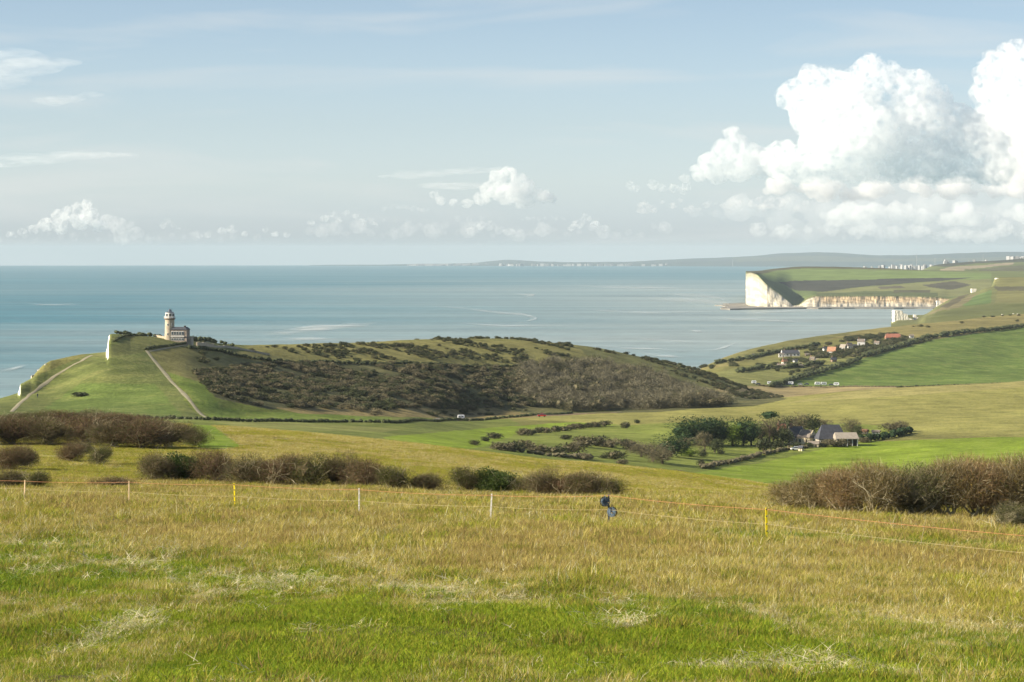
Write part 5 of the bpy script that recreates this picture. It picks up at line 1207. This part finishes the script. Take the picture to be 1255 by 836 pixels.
for poly, D, th, s in [([(1096.5,380.5),(1106,381),(1107,384),(1112,385),(1113,389),(1117,391),(1124,394),(1124,399),(1096,399)], 4480, 30, 21), ([(1120.5,386),(1124,386),(1123.5,388.5),(1126,389.5),(1123,391),(1122,393.5),(1120,394)], 4500, 14, 22),
 ([(1191,354),(1197,354),(1196.5,356.5),(1194.5,358.8),(1191,359)], 5250, 16, 23),
 ([(1221.5,341),(1223.5,340.5),(1224.5,343),(1224.5,348),(1226,350.5),(1226,353.8),(1217,353.8),(1217,351),(1220,350),(1221,346)], 5330, 20, 24), ([(1204,357.5),(1208,358),(1210,360),(1205,360.3)], 5000, 8, 25), ([(1226,347.8),(1231,348.5),(1230,349.6),(1226,349.4)], 5320, 8, 26),
 ([(1149,380.5),(1151.5,380.5),(1151.3,382.6),(1149.2,382.6)], 4600, 6, 27), ([(1148,368.5),(1153,368.8),(1152,376.5),(1148.6,376.5)], 6360, 14, 28)]:
    chalk(poly, D, th, s, amp=.14)
# sheep on the ridge
M_SHEEP = simple('fleece', (.62, .58, .50), .95, .1, 3)
for i, (u, v_) in enumerate([(1228,386.6),(1242,385.6),(1247,386.2)]):
    x, y, z = hit(u, v_, 2500, 3700)
    mb = MB(); mb.tube([(-.55,0,.62),(-.4,0,.72),(0,0,.76),(.4,0,.72),(.58,0,.62)], [.12,.33,.38,.34,.15], n=10); mb.tube([(.5,0,.75),(.72,0,.9),(.92,0,.78)], [.15,.14,.07], n=8)
    for a in (-.35, .35):
        for s in (-1, 1): mb.tube([(a, s*.18, .55), (a+.04, s*.17, .28), (a, s*.17, 0)], [.09,.055,.05], n=6)
    o = mb.build('sheep', M_SHEEP); o.location = (x, y, z); o.scale = (1.6,)*3; o.rotation_euler[2] = RS.uniform(0, 6); tag(o, ['white sheep standing alone on the far ridge, leftmost of three', 'white sheep on the far ridge, middle one of three', 'white sheep on the far ridge, rightmost of three'][i], 'sheep', 'sheep on the far ridge')
# ---- darker ridge beyond the head, and the long coast on the horizon
uc4 = np.arange(1120, 1500, 1.5)
landform('far_ridge', uc4, [([1120,1500],[8600,8600],[1120,1500],[370,370]), ([1120,1500],[8900,8900],[1120,1140,1170,1200,1255,1500],[338,331,329.5,331,330,328]), ([1120,1500],[9800,9800],[1120,1140,1160,1190,1220,1255,1500],[336,329.5,326.5,325.5,324,323,322]), ([1120,1500],[11000,11000],[1120,1150,1180,1220,1255,1500],[336,324,321.5,319.5,317.6,315]), ([1120,1500],[11500,11500],[1120,1500],[345,345])],
 [([(1150,331),(1165,327),(1200,325.5),(1245,321.5),(1240,325),(1200,329),(1170,331)], (.26,.22,.15)), ([(1130,326),(1160,321),(1260,314),(1500,310),(1500,320),(1255,320.5),(1200,323),(1160,327)], (.06,.065,.05)), ([(1200,330),(1255,325),(1500,324),(1500,345),(1200,345)], (.10,.10,.06))], (.12,.14,.06), seed=31, amp=(3, 200), rows_per=[2, 10, 14, 3])
uc5 = np.concatenate([np.arange(380, 1500, 4)])
cu = [380,400,430,470,500,540,580,605,625,645,680,720,760,800,850,880,920,960,1000,1040,1080,1120,1180,1255,1500]
cv = [325.5,324.8,324.6,324.4,324.3,323.8,322.6,320.2,318.8,319.3,320.8,321.2,320.8,319.6,316.8,315.2,313.4,310.8,309.6,310.4,312.2,312.6,310.4,308.6,308]
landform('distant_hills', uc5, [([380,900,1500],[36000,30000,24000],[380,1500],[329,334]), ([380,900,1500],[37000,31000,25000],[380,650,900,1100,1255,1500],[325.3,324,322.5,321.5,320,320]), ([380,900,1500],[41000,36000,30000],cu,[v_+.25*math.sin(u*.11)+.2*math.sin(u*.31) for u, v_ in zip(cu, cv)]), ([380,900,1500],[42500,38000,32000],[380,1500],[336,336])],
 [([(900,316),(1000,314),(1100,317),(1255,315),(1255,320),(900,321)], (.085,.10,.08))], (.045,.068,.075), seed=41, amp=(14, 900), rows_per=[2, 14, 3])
# buildings of the distant towns along that coast: far too many and too small to count
def town(name, n, u0, u1, D0, D1, vlo, vhi, hmin, hmax, wmin, wmax, seed, label, mat):
    r = np.random.default_rng(seed); mb = MB()
    for i in range(n):
        u = r.uniform(u0, u1); D = r.uniform(D0, D1); v_ = r.uniform(vlo, vhi); S = D/F; h = r.uniform(hmin, hmax)**1.0
        z = E-(v_-V0)*S; mb.box(((u-UC)*S, D, z-20), (r.uniform(wmin, wmax), 30, h+20), rz=r.uniform(-.3, .3))
    return tag(mb.build(name, mat), label, 'town', kind='stuff')
MT = simple('town_walls', (.34, .34, .34), .9, .1, .001); MT2 = simple('town_white', (.31, .31, .31), .9, .1, .001)
town('distant_town', 110, 500, 600, 34500, 35500, 324.8, 325.6, 5, 20, 25, 90, 1, 'pale buildings of a distant town on the horizon', MT)
town('distant_town', 70, 610, 900, 31500, 32500, 324, 325.2, 5, 12, 20, 60, 2, 'scattered pale buildings along the distant shore', MT)
town('harbour_town', 55, 1060, 1165, 11800, 12500, 325.5, 328.5, 2, 5.5, 4, 12, 3, 'white buildings of the harbour town beyond the headland', MT2)
town('hillside_town', 34, 1150, 1262, 11650, 11900, 319.5, 322.5, 2.5, 5, 5, 12, 4, 'white houses on the dark ridge at the far right', MT2)
town('hilltop_houses', 30, 1236, 1262, 11650, 11800, 315.5, 317.5, 3, 6, 6, 14, 5, 'white block of buildings crowning the far ridge at the right edge', MT2)
for i, (u, vt_, vb_, lab) in enumerate([(1123.5,311,328,'tallest white mast above the harbour town'),(1146,316,327,'thin white mast right of the tallest one'),(1158,316,327,'thin white mast, second right of the tallest one'),(898,318,326,'small pale mast on the shore left of the headland'),(1205,312,322,'thin pale mast on the far dark ridge')]):
    D = 12300 if u > 1000 else 30000; S = D/F; mb = MB(); z = E-(vb_-V0)*S; h = (vb_-vt_)*S; r0 = .55*S/2
    mb.tube([(0, 0, -20), (0, 0, h)], [r0, r0*.6], n=8); o = mb.build('mast', MT2); o.location = ((u-UC)*S, D, z); tag(o, lab, 'mast', 'masts beyond the headland')
# ---- foam streaks lying on the sea
m, nt, b = newmat('foam'); geo = N(nt, 'ShaderNodeNewGeometry'); at = N(nt, 'ShaderNodeAttribute'); at.attribute_name = 'edge'
mpf = N(nt, 'ShaderNodeMapping'); mpf.inputs['Scale'].default_value = (.012, .03, 1); nt.links.new(geo.outputs['Position'], mpf.inputs['Vector']); nz = noisenode(1.0, 7, mpf.outputs[0], .7)
th = N(nt, 'ShaderNodeMath', operation='MULTIPLY'); nt.links.new(at.outputs['Fac'], th.inputs[0]); nt.links.new(rng_node(nz.outputs['Fac'], .42, .66, 0, .85), th.inputs[1])
tr = N(nt, 'ShaderNodeBsdfTransparent'); ms = N(nt, 'ShaderNodeMixShader'); nt.links.new(th.outputs[0], ms.inputs[0]); nt.links.new(tr.outputs[0], ms.inputs[1]); nt.links.new(b.outputs[0], ms.inputs[2]); nt.links.new(ms.outputs[0], nt.nodes['Material Output'].inputs['Surface'])
b.inputs['Base Color'].default_value = (.62, .66, .66, 1); b.inputs['Roughness'].default_value = .8; M_FOAM = m
V = []; Q = []; Ed = []
def sea_D(v_):   # distance at which the curved sea meets the sight line v
    k = (v_-V0)/F; return (k-math.sqrt(max(k*k-4*E/R2, 1e-12)))*R2/2
for pts, wd in [([(318,410),(335,409.5),(350,408),(375,405),(400,402.5),(430,400),(450,398),(462,395.5)], 2.6), ([(345,405),(380,401),(410,399.5),(470,396)], 1.6), ([(345,415),(380,416),(418,417.5)], 1.6), ([(520,373),(560,378),(600,382),(640,386),(658,390),(645,395),(630,397)], 1.2), ([(628,360),(655,362),(640,366)], 1.0),
 ([(790,366),(840,368),(890,372),(905,375)], 2.4), ([(815,360),(860,363),(895,368)], 1.6), ([(780,415),(812,418),(850,420)], 1.0), ([(845,405),(862,407)], 1.0), ([(868,430),(890,426),(905,420)], 1.0), ([(700,350),(780,353),(860,354)], 1.2), ([(780,432),(812,437),(840,440)], 1.6), ([(870,390),(920,392),(990,396)], 1.0), ([(30,372),(70,374),(100,373)], .8), ([(0,455),(20,452),(34,448)], 1.5), ([(560,396),(620,400),(700,399)], .8), ([(720,380),(800,384),(880,383)], 1.1), ([(905,384),(960,382),(1040,381)], 1.0), ([(730,425),(790,428),(850,432)], 1.0)]:
    us_ = np.concatenate([np.linspace(a[0], b_[0], 10, endpoint=False) for a, b_ in zip(pts[:-1], pts[1:])]+[[pts[-1][0]]]); vs_ = np.concatenate([np.linspace(a[1], b_[1], 10, endpoint=False) for a, b_ in zip(pts[:-1], pts[1:])]+[[pts[-1][1]]])
    n0 = len(V); k = len(us_)
    for i, (u, v_) in enumerate(zip(us_, vs_)):
        e_ = math.sin(math.pi*(i+.3)/(k-.4)); hw_ = 1.5*wd*(.5+.5*e_)
        v_ += .5*math.sin(i*.35)
        for s in (-1, 0, 1):
            D = sea_D(v_+s*hw_); V.append(((u-UC)/F*D, D, -(D*D*(1+((u-UC)/F)**2))/R2+.9)); Ed.append(e_*(1.0 if s == 0 else 0))
    for i in range(k-1):
        for s in range(2): a = n0+i*3+s; Q.append((a, a+1, a+4, a+3))
tag(obj('sea_foam', mesh_np('sea_foam', np.array(V), np.array(Q), [M_FOAM], attrs={'edge': np.array(Ed)})), 'white foam streaks drifting on the sea', 'foam', kind='stuff')
# ------------------------------------------------------------------ haze
HZ = 2.4e-5
m = bpy.data.materials.new('haze_air'); m.use_nodes = True; nt = m.node_tree
nt.nodes.remove(nt.nodes['Principled BSDF'])
pv = N(nt, 'ShaderNodeVolumePrincipled'); pv.inputs['Color'].default_value = (.555, .645, .715, 1); pv.inputs['Density'].default_value = HZ; pv.inputs['Anisotropy'].default_value = .0
nt.links.new(pv.outputs[0], nt.nodes['Material Output'].inputs['Volume'])
mb = MB(); mb.box((0, 0, -400), (164000, 164000, 600)); hz = mb.build('haze', m); tag(hz, kind='stuff')

# ------------------------------------------------------------------ clouds: real volumes, lit by the sun
def cloud_mat(dens, S, thr=.40, k=6.0, feat=11.0, alb=1.0):
    """vapour density broken into billows and wisps by fractal noise in the cloud's own metres"""
    m = bpy.data.materials.new('cloud_vapour'); m.use_nodes = True; nt = m.node_tree
    nt.nodes.remove(nt.nodes['Principled BSDF'])
    tc = N(nt, 'ShaderNodeTexCoord')
    n1 = N(nt, 'ShaderNodeTexNoise'); n1.inputs['Scale'].default_value = 1/(feat*S); n1.inputs['Detail'].default_value = 5; n1.inputs['Roughness'].default_value = .6; n1.inputs['Distortion'].default_value = .4
    nt.links.new(tc.outputs['Object'], n1.inputs['Vector'])
    r = N(nt, 'ShaderNodeMapRange'); r.inputs['From Min'].default_value = thr; r.inputs['From Max'].default_value = thr+1/k; r.inputs['To Min'].default_value = 0; r.inputs['To Max'].default_value = dens
    nt.links.new(n1.outputs['Fac'], r.inputs['Value'])
    s = N(nt, 'ShaderNodeVolumeScatter'); s.inputs['Color'].default_value = (.885*alb, .868*alb, .862*alb, 1); nt.links.new(r.outputs[0], s.inputs['Density']); s.inputs['Anisotropy'].default_value = 0.0
    nt.links.new(s.outputs[0], nt.nodes['Material Output'].inputs['Volume'])
    m.cycles.volume_step_rate = 1.0
    return m
def ico(sub):
    import bmesh
    bm = bmesh.new(); bmesh.ops.create_icosphere(bm, subdivisions=sub, radius=1)
    v = np.array([p.co[:] for p in bm.verts]); f = np.array([[q.index for q in p.verts] for p in bm.faces]); bm.free(); return v, f
ICO = {1: ico(1), 2: ico(2), 3: ico(3)}
def cloud(label, D, blobs, od=.09, seed=0, base=None, kids=14, vox=None, group=None, depth=1.0, levels=2, thr=.40, k=6.0, feat=11.0, step=None, disp=7.0, flat=.12, alb=1.0):
    """blobs: (u, v, radius) in sight-line pixels at distance D; each billow throws smaller billows off its skin.
    od: optical depth per sight-line pixel"""
    r_ = np.random.default_rng(seed); S = D/F
    c0 = np.mean([(b_[0], b_[1]) for b_ in blobs], axis=0)
    ox, oz = (c0[0]-UC)*S, E+(V0-c0[1])*S
    zb = -1e9 if base is None else (c0[1]-base)*S
    sph = []
    def kid(p, r, lev):
        sph.append((p, r, lev))
        if lev == 0: return
        n = kids if lev == levels else 8
        for _ in range(n):
            d = r_.normal(size=3); d /= np.linalg.norm(d); d[2] = abs(d[2])*1.0-.25
            kid(p+d*r*r_.uniform(.75, .98), r*r_.uniform(.24, .50), lev-1)
    for b_ in blobs:
        u, v, r = b_[:3]
        p = np.array(((u-c0[0])*S, r_.uniform(-.5, .5)*r*S*depth, (c0[1]-v)*S)); kid(p*np.array((1, 1, 1)), r*S*(1 if r > 9 else .78), levels)
    small = max(b_[2] for b_ in blobs) < 14
    if small: thr += .05; feat = min(feat, 7.5); disp = 8.5; od *= 1.35
    V = []; Fs = []; n = 0
    for p, r, lev in sph:
        iv, f = ICO[3 if lev == levels else 2 if lev else 1]
        q = iv*r*np.array((1, 1, .9))+p
        q[:, 2] = np.where(q[:, 2] < zb, zb-(zb-q[:, 2])*flat, q[:, 2])
        V.append(q); Fs.append(f+n); n += len(iv)
    me = mesh_np('cloud', np.concatenate(V), np.concatenate(Fs), [])
    me.materials.append(cloud_mat(od/S, S, thr, k, feat, alb))
    o = obj('cloud', me); o.location = (ox, D, oz)
    ext = (max(b_[0]+b_[2] for b_ in blobs)-min(b_[0]-b_[2] for b_ in blobs))*S
    rm = o.modifiers.new('skin', 'REMESH'); rm.mode = 'VOXEL'; rm.voxel_size = vox*S if vox else max(ext/220, 1.0*S)
    tx = bpy.data.textures.new('billows', 'CLOUDS'); tx.noise_scale = (6 if small else 10)*S; tx.noise_depth = 5; tx.noise_basis = 'ORIGINAL_PERLIN'
    dm = o.modifiers.new('billow', 'DISPLACE'); dm.texture = tx; dm.strength = disp*S; dm.mid_level = .5; dm.texture_coords = 'LOCAL'
    # cycles steps a mesh volume by a tenth of its bounding box: bring that down to a few pixels of detail
    m = me.materials[0]; m.cycles.volume_step_rate = (step or 3.5)*S/(ext/10)
    tag(o, label, 'cloud', group or 'cumulus clouds over the sea')
    return o
cloud('huge white cumulus tower, widest in the sky, rising in the upper right', 26000,
 [(972,118,22),(998,98,21),(1018,100,20),(1006,138,40),(1045,120,38),(1066,86,22),(1090,96,22),(1120,108,26),(1125,148,44),(1060,165,44),(1106,186,40),(1150,122,20),(1170,160,40),(1010,182,36),(960,196,28),(1200,176,34),(1150,200,34),(1215,205,30),(985,205,24),(1050,205,26)]+[(u, 212, 17) for u in range(968, 1225, 22)], seed=1, base=224, flat=.5, alb=.90, od=.062, thr=.44, feat=9, disp=9, step=2.6)
cloud('tall bright cumulus column cut by the right edge of the sky', 29000,
 [(1207,92,17),(1222,80,22),(1245,72,26),(1275,84,40),(1226,118,32),(1262,140,50),(1236,165,40),(1290,180,50),(1200,112,13),(1196,160,20),(1215,140,22),(1250,200,40),(1225,212,18),(1255,212,18)], seed=2, base=228, flat=.5, alb=.90, od=.062, thr=.44, feat=9, disp=9, step=2.6)
cloud('ragged cumulus shelf stepping down left of the great tower', 27500,
 [(897,164,11),(904,176,13),(888,186,17),(918,190,18),(872,200,17),(936,200,22),(905,206,20),(858,212,12),(880,214,14),(840,218,9)], seed=3, base=226, flat=.4, alb=.93, od=.05)
cloud('pair of small puffs at the left foot of the cumulus shelf', 29000, [(773,228,8),(780,231,6),(801,226,9),(812,230,8),(825,231,8),(842,228,8),(838,233,8)], seed=4, base=238, od=.045, thr=.42)
_rb = np.random.default_rng(12)
def bank_(u0, u1, st, v, dv, r0, r1): return [(u, v+_rb.uniform(-dv, dv), _rb.uniform(r0, r1)) for u in np.arange(u0, u1, st)]
cloud('broad pale haze of thin cloud filling the lower right of the sky', 52000, bank_(905, 1340, 13, 262, 13, 7, 20)+bank_(960, 1340, 15, 282, 8, 8, 16)+bank_(850, 910, 9, 266, 5, 3, 8), seed=20, base=303, od=.010, thr=.30, feat=26, levels=2, kids=6, step=7, flat=.5)
cloud('flat grey cloud layer directly under the great tower', 32000, bank_(940, 1330, 14, 234, 8, 6, 17), seed=5, base=249, od=.050, thr=.34, feat=14, flat=.3)
cloud('long pale cloud bank below the grey layer at the right', 38000, bank_(1010, 1330, 15, 263, 7, 5, 15)+[(1085,262,10),(1108,258,11),(1130,262,9),(1180,258,14)], seed=6, base=276, od=.034, thr=.35, feat=13, flat=.35)
cloud('faint low cloud bank just above the far hills at the right', 46000, bank_(930, 1330, 15, 285, 6, 4, 12), seed=7, base=298, od=.022, thr=.34, feat=12, flat=.4)
cloud('faint broken cloud streak left of the grey layer', 36000, bank_(790, 1000, 11, 251, 6, 3, 10), seed=8, base=262, od=.03, thr=.40, feat=10)
cloud('white cumulus with a bright peak above the middle of the sea', 33000,
 [(622,212,10),(609,220,11),(634,220,11),(600,232,12),(646,231,12),(622,238,16),(664,240,11),(676,244,9),(640,246,12),(590,244,10),(532,238,7),(540,246,8),(556,249,8),(572,249,9)], seed=9, base=259, od=.06)
cloud('hazy cumulus puff below the bright central one', 41000, [(588,276,9),(601,277,9),(612,282,8),(577,283,8),(625,285,7),(637,287,5)], seed=10, base=291, od=.035)
cloud('small domed cumulus right of the central pair', 42000, [(718,268,8),(709,275,9),(729,275,8),(700,280,6),(742,280,5)], seed=11, base=286, od=.045)
cloud('thin streak of cloud between the central cumulus and the small dome', 42000, [(u, 255+2*math.sin(u*.1), 4.5) for u in range(470, 530, 6)]+[(u, 268, 4) for u in range(640, 690, 7)], seed=12, base=274, od=.02, levels=1)
cloud('thin uneven cloud along the horizon in the middle of the picture', 50000, [(u, 283+_rb.uniform(-6, 6), _rb.uniform(4, 12)) for u in range(380, 830, 15)]+[(u, 272+_rb.uniform(-4, 4), _rb.uniform(3, 8)) for u in range(440, 600, 15)], seed=21, base=300, od=.011, thr=.33, feat=16, levels=2, kids=6, step=5, flat=.5)
cloud('thin uneven cloud along the horizon at the left', 50000, [(u, 290+_rb.uniform(-4, 4), _rb.uniform(4, 9)) for u in range(-30, 330, 15)], seed=22, base=302, od=.010, thr=.33, feat=16, levels=2, kids=6, step=5, flat=.5)
cloud('loose white puffs left of the central cumulus', 42000, [(410,263,6),(398,268,7),(424,261,6),(382,273,6),(436,265,5),(445,272,6),(460,276,5),(415,270,6)], seed=13, base=279, od=.05)
cloud('low ragged puffs above the horizon in the left half', 43000, [(271,283,7),(284,281,7),(255,288,6),(300,286,6),(325,282,5),(337,286,6),(352,288,5),(245,290,4)], seed=14, base=293, od=.055)
cloud('bright cumulus with a shaded right side at the far left', 36000, [(95,252,8),(106,251,9),(86,260,10),(74,267,11),(110,264,12),(98,272,12),(58,275,10),(42,281,9),(27,284,8),(13,288,7),(120,276,10),(75,280,10)], seed=15, base=291, od=.065)
cloud('blue-grey shaded cloud leaning on the far left cumulus', 38000, [(132,272,11),(146,278,12),(160,276,8),(166,287,11),(184,293,9),(150,292,11)], seed=16, base=304, od=.02, thr=.36)
cloud('tiny pale puff right of the far left cumulus', 42000, [(205,271,6),(212,275,5),(199,277,5),(218,280,4)], seed=17, base=283, od=.035)
def veil(label, D, pts, od, seed, th=2.2):
    """thin high ice cloud: long flat shreds of very thin vapour"""
    r_ = np.random.default_rng(seed); S = D/F; V = []; Fs = []; n = 0
    c0 = np.mean([(p[0], p[1]) for p in pts], axis=0); iv, f = ICO[3]
    for (u, v, ru, rv) in pts:
        q = iv*np.array((ru, ru*1.5, rv))*S+np.array(((u-c0[0])*S, r_.uniform(-.3, .3)*ru*S, (c0[1]-v)*S)); V.append(q); Fs.append(f+n); n += len(iv)
    me = mesh_np('cloud_veil', np.concatenate(V), np.concatenate(Fs), []); m = cloud_mat(od/S, S, .42, 4.0, 16.0)
    tcn = [x for x in m.node_tree.nodes if x.type == 'TEX_COORD'][0]; nz = [x for x in m.node_tree.nodes if x.type == 'TEX_NOISE'][0]
    mpn = N(m.node_tree, 'ShaderNodeMapping'); mpn.inputs['Scale'].default_value = (.45, .4, 2.2); m.node_tree.links.new(tcn.outputs['Object'], mpn.inputs['Vector']); m.node_tree.links.new(mpn.outputs[0], nz.inputs['Vector'])
    me.materials.append(m); o = obj('cloud_veil', me); o.location = ((c0[0]-UC)*S, D, E+(V0-c0[1])*S)
    rm = o.modifiers.new('skin', 'REMESH'); rm.mode = 'VOXEL'; rm.voxel_size = 1.6*S
    tx = bpy.data.textures.new('shreds', 'CLOUDS'); tx.noise_scale = 22*S; tx.noise_depth = 4
    dm = o.modifiers.new('shred', 'DISPLACE'); dm.texture = tx; dm.strength = 7*S; dm.mid_level = .6; dm.texture_coords = 'LOCAL'
    ext = (max(p[0]+p[2] for p in pts)-min(p[0]-p[2] for p in pts))*S; m.cycles.volume_step_rate = 5*S/(ext/10)
    tag(o, label, 'cloud', 'thin high veils at the left')
veil('soft white veil of high cloud at the upper left edge', 30000, [(-40,80,60,22),(10,72,50,14),(35,82,48,12),(70,76,30,6),(0,98,40,12)], .007, 1)
veil('small thin streak of high cloud below the upper left veil', 30000, [(62,123,24,6),(85,121,22,5),(110,116,18,4)], .011, 2)
veil('long faint streak of high cloud at the left above the low cumulus', 32000, [(-10,198,60,8),(45,194,50,7),(95,190,50,6),(140,190,30,4)], .006, 3)
veil('faint streak of high cloud above the central cumulus', 34000, [(520,212,40,5),(560,210,40,4),(490,216,30,4),(600,208,36,4),(560,228,50,5)], .006, 4)
